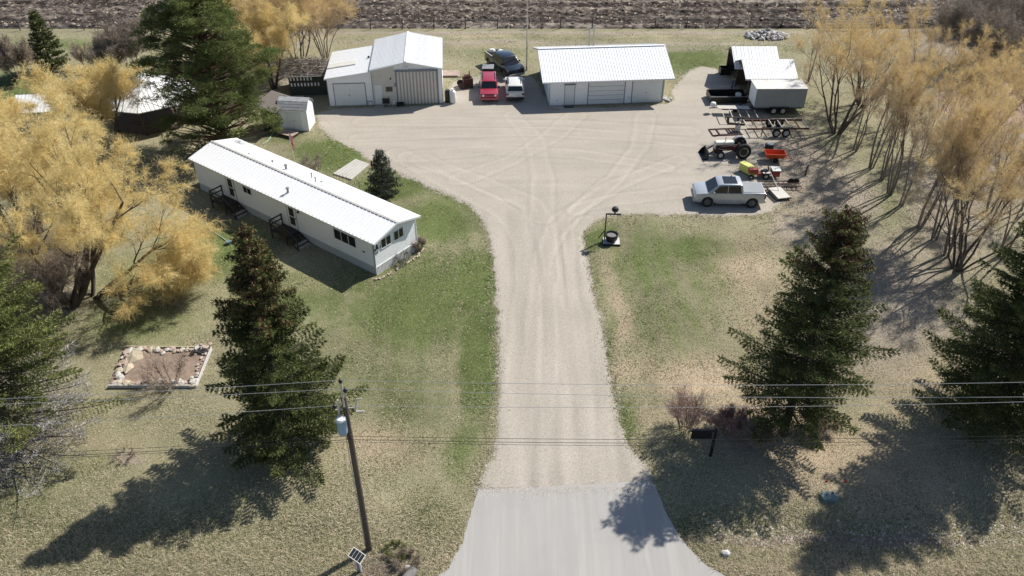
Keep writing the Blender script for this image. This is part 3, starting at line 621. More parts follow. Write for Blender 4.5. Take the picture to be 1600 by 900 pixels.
# big pine behind the mobile home
def pine(loc, seed, Hh, rad, label, n_cl=330, n_t=230):
    rng = np.random.RandomState(seed); root = empty('pine_tree', loc, 0, label, 'tree'); segs = [((0, 0, -.1), (.2, .1, Hh * .45), .34, .24), ((.2, .1, Hh * .45), (0, 0, Hh * .93), .24, .06)]
    T = []
    for i in range(n_cl):
        t = rng.rand() ** .8; z = Hh * (.10 + .88 * t); rm = rad * (1 - ((t - .25) / .80) ** 2 if t > .25 else .86 + .14 * t / .25); a = rng.uniform(0, 6.283)
        rm *= .72 + .28 * math.sin(a * 3 + z * .9) + .12; rr = max(rm, .3) * rng.uniform(.45, 1) ** .6; c = np.array([math.cos(a) * rr, math.sin(a) * rr, z])
        b = np.array([0, 0, max(.6, z - rr * .45)]); mid = (b + c) / 2 + rng.normal(0, .15, 3); segs += [(b, mid, .07, .045), (mid, c, .045, .015)]
        cr = rng.uniform(.45, .95); u_ = unit(rng.normal(0, 1, (n_t, 3))); u_[:, 2] = np.abs(u_[:, 2]) * .8 - .25
        P = c + u_ * cr * rng.uniform(.35, 1, (n_t, 1)) * np.array([1.15, 1.15, .75]); D = unit(u_ + rng.normal(0, .35, (n_t, 3)) + np.array([0, 0, .25]))
        tint = np.clip(.22 + .34 * rng.rand() + .30 * (u_[:, 2] + .3) + rng.normal(0, .12, n_t) + .15 * t, 0, 1)  # sunlit tops painted in: lighter on each clump's upper side and higher up
        T.append(twigs(P, D, rng.uniform(.12, .26, n_t), np.full(n_t, .06), rng, tint))
    limb_mesh('trunk', segs, M['bark_pine'], root); tri_mesh('crown', T, M['needle_pine'], root); return root
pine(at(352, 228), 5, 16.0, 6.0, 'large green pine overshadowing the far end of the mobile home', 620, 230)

# golden willows
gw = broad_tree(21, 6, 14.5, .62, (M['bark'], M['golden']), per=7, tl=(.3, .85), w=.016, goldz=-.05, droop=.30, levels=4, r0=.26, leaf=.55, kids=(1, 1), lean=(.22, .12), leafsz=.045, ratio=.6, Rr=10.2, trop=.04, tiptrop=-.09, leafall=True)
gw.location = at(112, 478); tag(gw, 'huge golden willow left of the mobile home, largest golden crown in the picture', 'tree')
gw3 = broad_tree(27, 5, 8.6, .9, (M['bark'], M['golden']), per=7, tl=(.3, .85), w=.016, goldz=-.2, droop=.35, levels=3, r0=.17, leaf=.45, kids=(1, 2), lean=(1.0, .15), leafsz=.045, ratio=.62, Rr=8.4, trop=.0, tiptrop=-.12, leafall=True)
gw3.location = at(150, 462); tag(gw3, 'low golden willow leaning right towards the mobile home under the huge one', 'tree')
dw = broad_tree(28, 9, 5.6, .7, (M['bark_grey'], M['bare_twig']), per=4, tl=(.3, .9), w=.02, goldz=-.1, droop=.3, levels=2, r0=.09, leaf=0, kids=(2, 3), lean=(-.15, .0), Rr=4.6, name='bare_tree')
dw.location = at(88, 478); tag(dw, 'tangle of grey leafless stems at the foot of the huge golden willow', 'tree')
def place(src, px, py, sc, rz, label, group, first=False, dz=1.0):
    o = src if first else copy_tree(src); o.location = at(px, py); o.rotation_euler = (0, 0, rz); o.scale = (sc, sc, sc * dz); tag(o, label, 'tree', group); return o
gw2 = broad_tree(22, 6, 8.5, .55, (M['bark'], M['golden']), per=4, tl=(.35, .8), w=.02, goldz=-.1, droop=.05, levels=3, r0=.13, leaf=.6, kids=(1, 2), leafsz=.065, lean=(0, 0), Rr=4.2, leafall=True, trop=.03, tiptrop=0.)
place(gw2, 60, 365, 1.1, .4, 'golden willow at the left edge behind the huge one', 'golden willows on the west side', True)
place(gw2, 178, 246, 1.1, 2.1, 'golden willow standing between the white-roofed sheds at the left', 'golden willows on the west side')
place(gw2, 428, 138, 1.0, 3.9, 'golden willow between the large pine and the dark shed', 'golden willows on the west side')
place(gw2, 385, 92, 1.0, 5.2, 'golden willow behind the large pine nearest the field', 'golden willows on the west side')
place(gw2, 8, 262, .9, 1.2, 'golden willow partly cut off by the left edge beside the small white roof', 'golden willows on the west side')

# bare trees behind the dark shed
bt = broad_tree(31, 7, 9.6, .40, (M['bark_grey'], M['tan_twig']), per=3, tl=(.35, .9), w=.02, goldz=.15, levels=3, r0=.10, leaf=.12, kids=(1, 2), leafsz=.06, name='bare_tree', Rr=4.6)
place(bt, 470, 108, 1.05, .3, 'leafless many-stemmed tree right behind the dark shed', 'leafless trees behind the dark shed', True)
place(bt, 420, 66, .85, 2.3, 'leafless tree behind the golden willow and the large pine', 'leafless trees behind the dark shed')
place(bt, 508, 92, .85, 4.0, 'leafless tree beside the back corner of the large shop', 'leafless trees behind the dark shed')

# eastern row
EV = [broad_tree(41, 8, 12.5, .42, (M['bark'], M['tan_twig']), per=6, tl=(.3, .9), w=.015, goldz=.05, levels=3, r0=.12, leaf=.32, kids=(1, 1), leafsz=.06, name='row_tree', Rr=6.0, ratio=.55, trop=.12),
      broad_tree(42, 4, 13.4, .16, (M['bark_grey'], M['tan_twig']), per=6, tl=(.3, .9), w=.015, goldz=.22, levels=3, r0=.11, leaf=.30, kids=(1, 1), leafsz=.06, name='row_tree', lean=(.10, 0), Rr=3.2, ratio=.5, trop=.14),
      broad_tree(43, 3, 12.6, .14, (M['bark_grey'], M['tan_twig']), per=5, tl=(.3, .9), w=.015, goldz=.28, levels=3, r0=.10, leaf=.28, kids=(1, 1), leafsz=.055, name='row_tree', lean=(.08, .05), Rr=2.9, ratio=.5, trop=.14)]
ROW = [(1307, 208, 0, 1.0, 'multi-stemmed row tree behind the flatbed trailer'), (1361, 262, 1, .82, 'second row tree from the flatbed trailer'),
       (1379, 281, 2, .85, 'third row tree from the flatbed trailer'), (1389, 304, 1, .9, 'fourth row tree from the flatbed trailer'), (1408, 320, 2, .9, 'fifth row tree from the flatbed trailer'),
       (1438, 354, 1, .95, 'fourth row tree counted from the near end'), (1459, 375, 2, .95, 'third row tree counted from the near end'), (1478, 399, 1, .95, 'second row tree counted from the near end'),
       (1496, 420, 0, .95, 'nearest tree of the leafless row, casting long shadows'), (1345, 165, 0, .85, 'row tree at the far end nearest the rock pile'), (1418, 190, 2, .9, 'row tree left of the pink rubble mound'),
       (1500, 250, 0, .8, 'outer row tree in front of the pink rubble mound'), (1545, 330, 2, .9, 'outer row tree behind the wide dark spruce'),
       (1475, 222, 1, .8, 'outer row tree left of the pink rubble mound, close behind it'), (1335, 236, 2, .8, 'slim row tree in the gap after the multi-stemmed one'),
       (1552, 205, 0, .75, 'outer row tree in front of the dark bushes'), (1592, 262, 1, .8, 'outer row tree cut off by the right edge'), (1565, 400, 2, .9, 'outer row tree directly above the wide dark spruce'), (1262, 128, 2, .62, 'smallest row tree beside the white shed roofs'), (1600, 330, 2, .85, 'outer row tree furthest right')]
used = set()
for i, (px, py, k, sc, lb) in enumerate(ROW):
    place(EV[k], px, py, sc, i * 1.37, 'bare golden-tipped ' + lb, 'bare trees in the eastern row', k not in used); used.add(k)

# shrubs
def shrub(px, py, Hh, spread, mat, label, seed, stems=14, per=5, name='shrub', w=.02, group=None, levels=1, tl=(.2, .5), bark='bark'):
    o = broad_tree(seed, stems, Hh / .8, spread, (M[bark], mat), per=per, tl=tl, w=w, goldz=-.3, levels=levels, r0=.025, leaf=0, kids=(2, 3), name=name)
    o.location = at(px, py); tag(o, label, 'shrub', group); return o
shrub(1070, 672, 2.1, .55, M['red_twig'], 'reddish leafless shrub beside the dark sign', 51, 16, 3, w=.014)
shrub(266, 606, 1.9, .9, M['bare_twig'], 'grey leafless shrub at the near edge of the stone bed', 52, 12, 2, w=.014)
shrub(1138, 672, 1.2, .8, M['red_twig'], 'low reddish brush between the sign and the open spruce', 53, 12)
shrub(1180, 690, 1.1, .8, M['bare_twig'], 'low grey brush at the foot of the open spruce', 54, 12)
shrub(1275, 672, 1.0, .8, M['bare_twig'], 'low brush right of the trunk of the open spruce', 55, 12)
shrub(618, 864, .35, 2.2, M['needle_olive'], 'low green and grey shrub beside the utility pole', 56, 9, 2, 'shrub', .02, tl=(.06, .18))
shrub(634, 880, .42, 2.8, M['bare_twig'], 'flat grey brush left of the apron', 57, 14, 3, tl=(.1, .3), w=.010)
shrub(195, 714, .4, 2.0, M['bare_twig'], 'small low tangle of twigs in the lawn below the stone bed', 58, 7, 1, tl=(.1, .3), w=.010)
shrub(26, 126, 3.6, .55, M['bare_twig'], 'bare shrub nearest the left edge in front of the field', 59, 12, 5, w=.03, levels=2, group='bare shrubs along the back fence')
shrub(52, 112, 2.6, .6, M['bare_twig'], 'bare shrub just left of the small back spruce', 60, 8, 5, w=.03, group='bare shrubs along the back fence')
shrub(178, 122, 3.6, .5, M['dark_twig'], 'bare shrub behind the hipped white roof, the left one', 61, 10, 5, w=.03, levels=2, group='bare shrubs along the back fence')
shrub(207, 118, 4.6, .42, M['dark_twig'], 'tallest bare shrub beside the bird house', 62, 12, 5, w=.03, levels=2, group='bare shrubs along the back fence')
shrub(140, 110, 2.4, .6, M['bare_twig'], 'low bare shrub between the small spruce and the hipped roof', 63, 10, 5, w=.03, group='bare shrubs along the back fence')
for i, (px, py, h, lb) in enumerate([(1500, 95, 5.5, 'leftmost tangled dark bush in the upper right corner'), (1545, 120, 5.5, 'tangled dark bush behind the pink rubble mound'), (1590, 95, 6.5, 'tangled dark bush cut off by the right edge'),
                                 (1525, 45, 6, 'tangled dark bush closest to the field'), (1600, 40, 6.5, 'tangled dark bush in the extreme upper right corner')]):
    shrub(px, py, h, .8, M['dark_twig'], lb, 70 + i, 12, 2, 'bush', .03, 'dark bushes in the upper right corner', 2, (.4, 1.0))
conifer('spruce_tree', 19, 6.5, 2.4, M['needle'], M['bark'], 40, .0, (0, 0), .05, loc=at(1565, 78), tl=(.2, .35), tw=.09, whorl=.45, label='low dark spruce among the bushes in the upper right corner')
shrub(490, 272, 1.3, .5, M['dark_twig'], 'thin bare shrub behind the mobile home beside the pink flag', 81, 6, 3)
o = empty('shrub', at(540, 292), 0, 'row of thin bare stalks behind the mobile home', 'shrub')
for i in range(26):
    a = random.Random(i); x = a.uniform(-2.4, 1.6); y = -x * .75 + a.uniform(-.2, .2); MB().tube((x, y, 0), (x + a.uniform(-.15, .15), y + a.uniform(-.15, .15), a.uniform(.6, 1.3)), .015, .006, 4).build('stem', M['bark'], o)

# ================================================================== buildings
def ribs_sheet(mb, x0, x1, za, zb, ya, yb, step, rw=.05, rh=.025, th=.02, off=0.):
    """roof sheet from (ya,za) at the eave up to (yb,zb) at the ridge, ribs running up the slope"""
    L = math.hypot(yb - ya, zb - za); ny, nz = -(zb - za) / L * (1 if yb > ya else -1), abs(yb - ya) / L
    prof = [(x0, 0)]; x = x0 + step / 2 + off
    while x < x1 - rw: prof += [(x - rw / 2, 0), (x - rw / 4, rh), (x + rw / 4, rh), (x + rw / 2, 0)]; x += step
    prof.append((x1, 0)); n = len(prof)
    f = lambda p, y, z: (p[0], y + ny * (p[1] + th), z + nz * (p[1] + th)); vs = [f(p, ya, za) for p in prof] + [f(p, yb, zb) for p in prof]
    lo = [(x0, ya, za), (x1, ya, za), (x1, yb, zb), (x0, yb, zb)]
    mb.add(vs, [(i, i + 1, i + 1 + n, i + n) for i in range(n - 1)]); k = 2 * n
    mb.add([vs[0], vs[n - 1], vs[-1], vs[n]] + lo, [(0, 4, 5, 1), (1, 5, 6, 2), (2, 6, 7, 3), (3, 7, 4, 0), (7, 6, 5, 4)])
def roof_panels(parent, x0, x1, n, eave, ridge, mat, step=.3, rw=.05, rh=.025, name='roof_panel', th=.02):
    wd = (x1 - x0) / n; mb = MB(); ribs_sheet(mb, 0, wd - .006, eave[1], ridge[1], eave[0], ridge[0], step, rw, rh, th); o = mb.build(name, mat, parent)
    o.location.x = x0
    for i in range(1, n):
        c = o.copy(); C.objects.link(c); c.parent = parent; c.location.x = x0 + i * wd
def ribbed_wall(mb, x0, x1, y, z0, z1f, step=.3, d=.02, out=-1):
    """vertical ribbed cladding facing -y (out=-1); z1f(x) gives the top"""
    x = x0 + step / 2
    while x < x1 - .02:
        mb.box((x - .025, min(y, y + out * d), z0), (x + .025, max(y, y + out * d), z1f(x) - .01)); x += step
def window(parent, x0, x1, z0, z1, y, panes=2, frame='trim_white', glass='glass', out=-1, d=.05, fw=.05):
    """window in a wall facing -y: a frame part with pane children"""
    mb = MB(); a, b = sorted((y + out * d, y + .02 * -out))
    for (p, q) in (((x0, a, z0), (x1, b, z0 + fw)), ((x0, a, z1 - fw), (x1, b, z1)), ((x0, a, z0 + fw), (x0 + fw, b, z1 - fw)), ((x1 - fw, a, z0 + fw), (x1, b, z1 - fw))): mb.box(p, q)
    wdt = (x1 - x0 - 2 * fw) / panes
    for i in range(1, panes): mb.box((x0 + fw + i * wdt - .02, a, z0 + fw), (x0 + fw + i * wdt + .02, b, z1 - fw))
    f = mb.build('window', M[frame], parent)
    for i in range(panes):
        aa, bb = sorted((y + out * .015, y + out * .03)); B('pane', (x0 + fw + i * wdt + .021, aa, z0 + fw + .001), (x0 + fw + (i + 1) * wdt - .021, bb, z1 - fw - .001), M[glass], f)
    return f
def gable_walls(parent, x0, x1, y0, y1, ze, zr, mat, yr=None, base=0.):
    """closed box body with gables at x0 and x1 (ridge along x)"""
    yr = (y0 + y1) / 2 if yr is None else yr
    poly = [(y0, base), (y1, base), (y1, ze), (yr, zr), (y0, ze)]
    return MB().prism(poly, lambda p: (x0, p[0], p[1]), lambda p: (x1, p[0], p[1])).build('wall', mat, parent)

# ---- mobile home: local x along its length (away from the camera, to the left), local -y ... faces the drive-side
mh = empty('mobile_home', (-9.66, 46.98, 0), math.atan2(.603, -.798), 'long white mobile home with ribbed metal roof, grey skirt and two dark stairs', 'mobile home')
# local frame: x = along length, y = away from width axis; the visible long side is at y = +0 facing +y because the frame is turned by 143 degrees
LN, WD, ZE, ZR = 20.5, 4.35, 2.85, 3.42
# body between y=0 (long side seen, faces +y) and y=-WD
MB().prism([(0, .62), (-WD, .62), (-WD, ZE), (-WD / 2, ZR), (0, ZE)], lambda p: (0, p[0], p[1]), lambda p: (LN, p[0], p[1])).build('wall', M['siding'], mh)
mb = MB()
for z in np.arange(.72, 2.8, .125): mb.box((.02, .0, z), (LN - .02, .012, z + .012)); mb.box((-.012, -WD + .02, z), (0, -.02, z + .012))
tag(mb.build('siding_lap', M['siding'], mh), kind='stuff')
B('skirting', (.02, -WD + .02, -.05), (LN - .02, -.03, .62), M['skirt_grey'], mh)
B('skirting_cap', (.0, -.02, .60), (LN, .035, .66), M['skirt_grey'], mh)
for i in range(17):
    B('skirting_panel', (.02 + i * 1.2, -.03, -.04), (.02 + i * 1.2 + 1.18, -.008, .60), M['skirt_grey'], mh)
M['lattice'] = pm('lattice_white', (.74, .74, .73), .8, 0, .12, 3)
B('skirting_rail', (-.06, -WD, .60), (-.012, 0, .68), M['lattice'], mh); B('skirting_rail', (-.05, -WD, .0), (-.012, 0, .05), M['lattice'], mh)
o = B('skirting_board', (-.055, 0, .05), (-.02, .085, .60), M['lattice'], mh); o.location.y = -.09
for i in range(1, 33):
    c = o.copy(); C.objects.link(c); c.parent = mh; c.location.y = -.09 - i * .131; c.rotation_euler = (random.Random(i).uniform(-.03, .03), 0, 0)
for s_ in (0, 1):   # corner trims
    B('corner_trim', (-.03, -.05 if s_ == 0 else -WD - .015, .66), (.05, .02 if s_ == 0 else -WD + .05, ZE - .05), M['trim_grey' if s_ == 0 else 'trim_white'], mh)
OV, OE = .34, .16
sl = (ZR - ZE) / (WD / 2)
roof_panels(mh, -OV, LN + .3, 28, (OE, ZE - sl * OE + .03), (-WD / 2 + .01, ZR + .03), M['roof_white'], .38, .07, .045)
roof_panels(mh, -OV, LN + .3, 28, (-WD - OE, ZE - sl * OE + .03), (-WD / 2 - .01, ZR + .03), M['roof_white'], .38, .07, .045)
mb = MB()
for a, b in (((0, OE), (1, -WD / 2)), ((1, -WD / 2), (0, -WD - OE))): pass
B('ridge_cap', (-OV, -WD / 2 - .10, ZR + .052), (LN + .3, -WD / 2 + .10, ZR + .085), M['pale_steel'], mh)
for x in (-OV - .02, LN + .28):
    mb = MB(); ze_ = ZE - sl * OE + .03
    mb.prism([(OE + .02, ze_ - .13), (-WD / 2, ZR - .10), (-WD - OE - .02, ze_ - .13), (-WD - OE - .02, ze_ + .03), (-WD / 2, ZR + .045), (OE + .02, ze_ + .03)], lambda p: (x, p[0], p[1]), lambda p: (x + .04, p[0], p[1])); mb.build('fascia', M['trim_white'], mh)
B('gutter', (-OV, OE + .001, ZE - sl * OE - .03), (LN + .3, OE + .07, ZE - sl * OE + .045), M['trim_white'], mh)
B('gutter', (-OV, -WD - OE - .07, ZE - sl * OE - .03), (LN + .3, -WD - OE - .001, ZE - sl * OE + .045), M['trim_white'], mh)
# windows of the long side (faces +y)
def mwin(x0, x1, z0, z1, n): window(mh, x0, x1, z0, z1, .0, n, 'trim_white', 'glass', 1)
mwin(1.7, 4.0, 1.6, 2.52, 3); mwin(13.2, 14.25, 1.9, 2.52, 2)
# doors
for x0 in (8.1, 15.4):
    d = B('door', (x0, .0, .72), (x0 + .95, .035, 2.66), M['trim_white'], mh)
    B('pane', (x0 + .2, .036, 1.78), (x0 + .75, .045, 2.5), M['screen_glass'], d); B('pane', (x0 + .2, .036, 1.0), (x0 + .75, .045, 1.70), M['screen_glass'], d)
    B('handle', (x0 + .06, .036, 1.62), (x0 + .11, .08, 1.74), M['black'], d)
    mb = MB()
    for a, b in (((x0 - .06, 0, .70), (x0, .045, 2.72)), ((x0 + .95, 0, .70), (x0 + 1.01, .045, 2.72)), ((x0, 0, 2.66), (x0 + .95, .045, 2.72))): mb.box(a, b)
    mb.build('door_frame', M['skirt_grey'], mh)
mb = MB().lathe([(0, 0), (.10, 0), (.10, .06), (.05, .12), (0, .12)], 10, Matrix.Translation((7.75, .0, 2.42)) @ Matrix.Rotation(-math.pi / 2, 4, 'X')); mb.build('wall_lamp', M['black'], mh)
B('vent', (.9, 0, 1.55), (1.12, .03, 1.65), M['black'], mh)
# front end windows (face -x)
def fwin(y0, y1, z0, z1):
    mb = MB(); x = -.05; fw = .045
    for a, b in (((x, y0, z0), (0, y1, z0 + fw)), ((x, y0, z1 - fw), (0, y1, z1)), ((x, y0, z0 + fw), (0, y0 + fw, z1 - fw)), ((x, y1 - fw, z0 + fw), (0, y1, z1 - fw))): mb.box(a, b)
    ym = (y0 + y1) / 2; mb.box((x, ym - .03, z0 + fw), (0, ym + .03, z1 - fw)); f = mb.build('window', M['trim_white'], mh)
    B('pane', (-.03, y0 + fw + .001, z0 + fw + .001), (-.015, ym - .031, z1 - fw - .001), M['glass'], f); B('pane', (-.03, ym + .031, z0 + fw + .001), (-.015, y1 - fw - .001, z1 - fw - .001), M['glass'], f)
fwin(-1.72, -.72, 1.83, 2.62); fwin(-3.0, -2.0, 1.83, 2.62)
# house number and little wall ornaments
def text_mesh(name, body, size, mat, parent, Mx, depth=.01):
    cu = bpy.data.curves.new(name, 'FONT'); cu.body = body; cu.size = size; cu.extrude = depth
    to = bpy.data.objects.new('tmp', cu); C.objects.link(to); dg = bpy.context.evaluated_depsgraph_get()
    me = bpy.data.meshes.new_from_object(to.evaluated_get(dg)); bpy.data.objects.remove(to); me.transform(Mx); me.name = name
    return link(name, me, mat, parent)
face = Matrix(((0, 0, -1, 0), (-1, 0, 0, 0), (0, 1, 0, 0), (0, 0, 0, 1)))
text_mesh('house_number', '213', .22, M['black'], mh, Matrix.Translation((-.014, -.10, 1.68)) @ face)
mb = MB().prism([(-.22, 2.05), (-.46, 2.05), (-.40, 2.30), (-.34, 2.55), (-.29, 2.62), (-.27, 2.40)], lambda p: (-.03, p[0], p[1]), lambda p: (-.013, p[0], p[1])); mb.build('wall_ornament', M['black'], mh)
mb = MB().prism([(-.08, 1.98), (-.20, 1.98), (-.20, 2.12), (-.14, 2.16), (-.08, 2.10)], lambda p: (-.03, p[0], p[1]), lambda p: (-.013, p[0], p[1])); mb.build('wall_ornament', M['black'], mh)
mb = MB().prism([(-.62, 2.02), (-.74, 2.05), (-.70, 2.13), (-.60, 2.10)], lambda p: (-.03, p[0], p[1]), lambda p: (-.013, p[0], p[1])); mb.build('wall_ornament', M['black'], mh)
# roof vents
for x, y, h, r_ in ((9.6, -.75, .42, .09), (12.3, -2.9, .4, .10), (14.2, -3.1, .22, .08), (9.8, -3.3, .42, .05), (8.9, -2.9, .4, .05), (8.6, -3.2, .15, .09), (16.6, -2.7, .12, .10)):
    z = ZR - abs(y + WD / 2) * sl; mb = MB().tube((x, y, z - .05), (x, y, z + h), r_, r_, 8)
    if h > .35: mb.tube((x, y, z + h), (x, y, z + h + .05), r_ * 1.7, r_ * 1.5, 8)
    mb.build('roof_vent', M['brass'], mh)
# stairs: two things standing against the home
def stairs(x0, label):
    # x0: local x of the landing's near edge; landing 1.7 long, steps go down towards smaller x
    r = empty('stairs', mh.matrix_basis @ Vector((x0, .06, 0)), mh.rotation_euler.z, label, 'stairs', 'stairs up to the mobile home doors')
    for i in range(9): B('deck_board', (.02 + i * .2, .0, .66), (.02 + i * .2 + .185, 1.15, .70), M['dark_wood'], r)
    mb = MB(); mb.box((.0, .02, .54), (1.82, .06, .655)); mb.box((.0, 1.09, .54), (1.82, 1.13, .655)); mb.box((.0, .061, .54), (.04, 1.089, .655)); mb.box((1.78, .061, .54), (1.82, 1.089, .655)); mb.build('deck_frame', M['dark_wood'], r)
    for x, y, h in ((.02, 1.14, 1.62), (1.72, 1.14, 1.62), (1.72, .04, 1.62), (.02, .04, .54)): B('post', (x, y, 0), (x + .09, y + .09, h), M['dark_wood'], r)
    for z in (1.18, 1.55):
        MB().bar((.06, 1.19, z), (1.77, 1.19, z), .05, .10).build('rail', M['dark_wood'], r); MB().bar((1.77, .1, z), (1.77, 1.1, z), .05, .10).build('rail', M['dark_wood'], r)
    for i in range(4):
        B('step', (-.30 * (i + 1) , .04, .66 - .165 * (i + 1) + .02), (-.30 * i - .02, 1.12, .66 - .165 * (i + 1) + .06), M['grey_plank' if i > 1 else 'dark_wood'], r)
    for y in (.0, 1.13):
        MB().prism([(0, .66), (-1.32, -.02), (-1.32, -.12 + .08), (-1.10, -.05), (0, .42)], lambda p: (p[0], y, p[1]), lambda p: (p[0], y + .035, p[1])).build('stringer', M['dark_wood'], r)
    B('post', (-1.22, 1.17, 0), (-1.14, 1.25, .92), M['dark_wood'], r); MB().bar((.05, 1.21, 1.60), (-1.18, 1.21, .90), .05, .09).build('handrail', M['dark_wood'], r)
    return r
stairs(8.0, 'dark wooden stairs at the nearer long-side door of the mobile home')
stairs(15.3, 'dark wooden stairs at the farther long-side door of the mobile home')

# ---- garage with ribbed white roof
gt = empty('garage', (3.75, 76.3, 0), R(4.6), 'white garage with a long ribbed metal roof, overhead door and two more doors', 'garage')
GW, GD, GE, GR = 11.5, 9.0, 2.72, 4.15
gable_walls(gt, 0, GW, 0, GD, GE, GR, M['siding'])
mb = MB()
for a, b in ((.0, 1.45), (2.55, 3.8), (7.6, 8.3), (11.42, GW)): ribbed_wall(mb, a, b, 0, .02, lambda x: GE - .02, .23, .018)
tag(mb.build('wall_rib', M['siding'], gt), kind='stuff')
mb = MB()
for k in range(38): mb.box((-.018, .1 + k * .235, .02), (0, .15 + k * .235, GE + (1 - abs(.12 + k * .235 - GD / 2) / (GD / 2)) * (GR - GE) - .05))
tag(mb.build('wall_rib', M['siding'], gt), kind='stuff')
gs = (GR - GE) / (GD / 2)
roof_panels(gt, -.75, 12.35, 15, (-.45, GE - gs * .45 + .04), (GD / 2 - .01, GR + .04), M['roof_white'], .29, .06, .03)
roof_panels(gt, -.75, 12.35, 15, (GD + .5, GE - gs * .5 + .04), (GD / 2 + .01, GR + .04), M['roof_white'], .29, .06, .03)
B('ridge_cap', (-.75, GD / 2 - .14, GR + .09), (12.35, GD / 2 + .14, GR + .115), M['roof_white'], gt)
B('fascia', (-.75, -.49, GE - gs * .45 - .08), (12.35, -.451, GE - gs * .45 + .06), M['trim_white'], gt)
for x in (-.79, 12.351):
    MB().prism([(-.49, GE - gs * .45 - .08), (GD / 2, GR - .12), (GD + .5, GE - gs * .5 - .12), (GD + .5, GE - gs * .5 + .05), (GD / 2, GR + .085), (-.49, GE - gs * .45 + .05)], lambda p: (x, p[0], p[1]), lambda p: (x + .038, p[0], p[1])).build('fascia', M['trim_white'], gt)
def frame3(parent, x0, x1, z1, y=-.03, wd=.09, mat='trim_grey', d=.035):
    mb = MB(); mb.box((x0 - wd, y, 0), (x0, y + d, z1 + wd)); mb.box((x1, y, 0), (x1 + wd, y + d, z1 + wd)); mb.box((x0, y, z1), (x1, y + d, z1 + wd)); return mb.build('door_frame', M[mat], parent)
frame3(gt, 3.9, 7.5, 2.36); 
for i in range(5):
    B('door_panel', (3.902, -.03, .01 + i * .47), (7.498, -.006, .01 + i * .47 + .43), M['door_white'], gt)
    if i < 4: B('panel_joint', (3.902, -.012, .442 + i * .47), (7.498, -.002, .478 + i * .47), M['trim_grey'], gt)
frame3(gt, 8.35, 11.35, 2.33)
d = B('double_door', (8.352, -.02, .02), (9.845, -.004, 2.328), M['door_white'], gt); d2 = B('double_door', (9.855, -.02, .02), (11.348, -.004, 2.328), M['door_white'], gt)
B('handle', (9.72, -.05, 1.0), (9.77, -.021, 1.14), M['black'], d)
frame3(gt, 1.52, 2.48, 2.08, wd=.05); d = B('door', (1.522, -.02, .02), (2.478, -.003, 2.078), M['door_white'], gt); B('handle', (1.58, -.06, 1.0), (1.64, -.021, 1.06), M['pale_steel'], d)
B('awning', (1.40, -.14, 2.18), (2.62, -.001, 2.22), M['trim_grey'], gt)
B('outlet', (.68, -.03, .45), (.80, -.019, .58), M['pale_steel'], gt); B('outlet', (7.98, -.05, .5), (8.1, -.019, .62), M['pale_steel'], gt)
for x in (-.03, GW): B('corner_trim', (x, -.035, 0), (x + .03, .09, GE - .05), M['trim_grey'], gt)
for k, x in enumerate((5.0, 5.45)):   # chimney pipes behind the ridge
    MB().tube((x, 7.4, 3.0), (x, 7.4, 5.15 + .25 * k), .07, .07, 8).tube((x, 7.4, 5.15 + .25 * k), (x, 7.4, 5.32 + .25 * k), .12, .12, 8).build('chimney_pipe', M['brass'], gt)

# ---- large shop with lean-to
st = empty('workshop', (-18.25, 76.15, 0), R(4), 'large white metal workshop with tall ribbed sliding doors and a lower lean-to', 'workshop')
SL, SW, SD = 4.42, 11.3, 8.2; mid = (SL + SW) / 2
MB().prism([(SL, 0), (SW, 0), (SW, 3.72), (mid, 4.42), (SL, 3.72)], lambda p: (p[0], 0, p[1]), lambda p: (p[0], SD, p[1])).build('wall', M['siding'], st)
MB().prism([(0, 0), (SL - .002, 0), (SL - .002, 3.5), (0, 2.92)], lambda p: (p[0], .05, p[1]), lambda p: (p[0], 7.1, p[1])).build('wall', M['siding'], st)
def slope_panels(parent, y0, y1, n, a, b, mat, step=.3, name='roof_panel', rh=.025, rw=.05, th=.02):
    """roof panels whose ribs run along x from eave a=(x,z) to ridge b=(x,z); panels repeat along y"""
    wd = (y1 - y0) / n; mb = MB(); ribs_sheet(mb, 0, wd - .006, a[1], b[1], a[0], b[0], step, rw, rh, th)
    mb.v = [(v[1], v[0], v[2]) for v in mb.v]; o = mb.build(name, mat, parent); o.location.y = y0
    for i in range(1, n):
        c = o.copy(); C.objects.link(c); c.parent = parent; c.location.y = y0 + i * wd
k = (4.42 - 3.72) / (mid - SL)
slope_panels(st, -.25, SD + .2, 9, (SL - .12, 3.72 - k * .12 + .03), (mid - .01, 4.45), M['roof_white'], .31, rw=.07, rh=.04)
slope_panels(st, -.25, SD + .2, 9, (SW + .15, 3.72 - k * .15 + .03), (mid + .01, 4.45), M['roof_white'], .31, rw=.07, rh=.04)
slope_panels(st, -.2, 7.2, 8, (-.18, 2.93), (SL - .13, 3.53), M['roof_white'], .31)
B('roof_patch', (.25, 2.3, 3.02), (3.2, 3.5, 3.03), M['roof_old'], st).rotation_euler = (0, -math.atan(.135), 0)
bpy.data.objects[-1] if False else None
B('ridge_cap', (mid - .12, -.25, 4.50), (mid + .12, SD + .2, 4.525), M['roof_white'], st)
mb = MB(); mb.prism([(SL - .14, 3.58), (mid, 4.30), (SW + .17, 3.58), (SW + .17, 3.72), (mid, 4.47), (SL - .14, 3.72)], lambda p: (p[0], -.29, p[1]), lambda p: (p[0], -.252, p[1])); mb.build('fascia', M['trim_white'], st)
mb = MB(); mb.prism([(-.2, 2.80), (SL - .15, 3.39), (SL - .15, 3.53), (-.2, 2.94)], lambda p: (p[0], -.24, p[1]), lambda p: (p[0], -.202, p[1])); mb.build('fascia', M['trim_white'], st)
mb = MB(); ribbed_wall(mb, SL + .05, 6.6, 0, .02, lambda x: 3.68 + (x - SL) * k - .15, .16, .022); tag(mb.build('wall_rib', M['tan_metal'], st), kind='stuff')
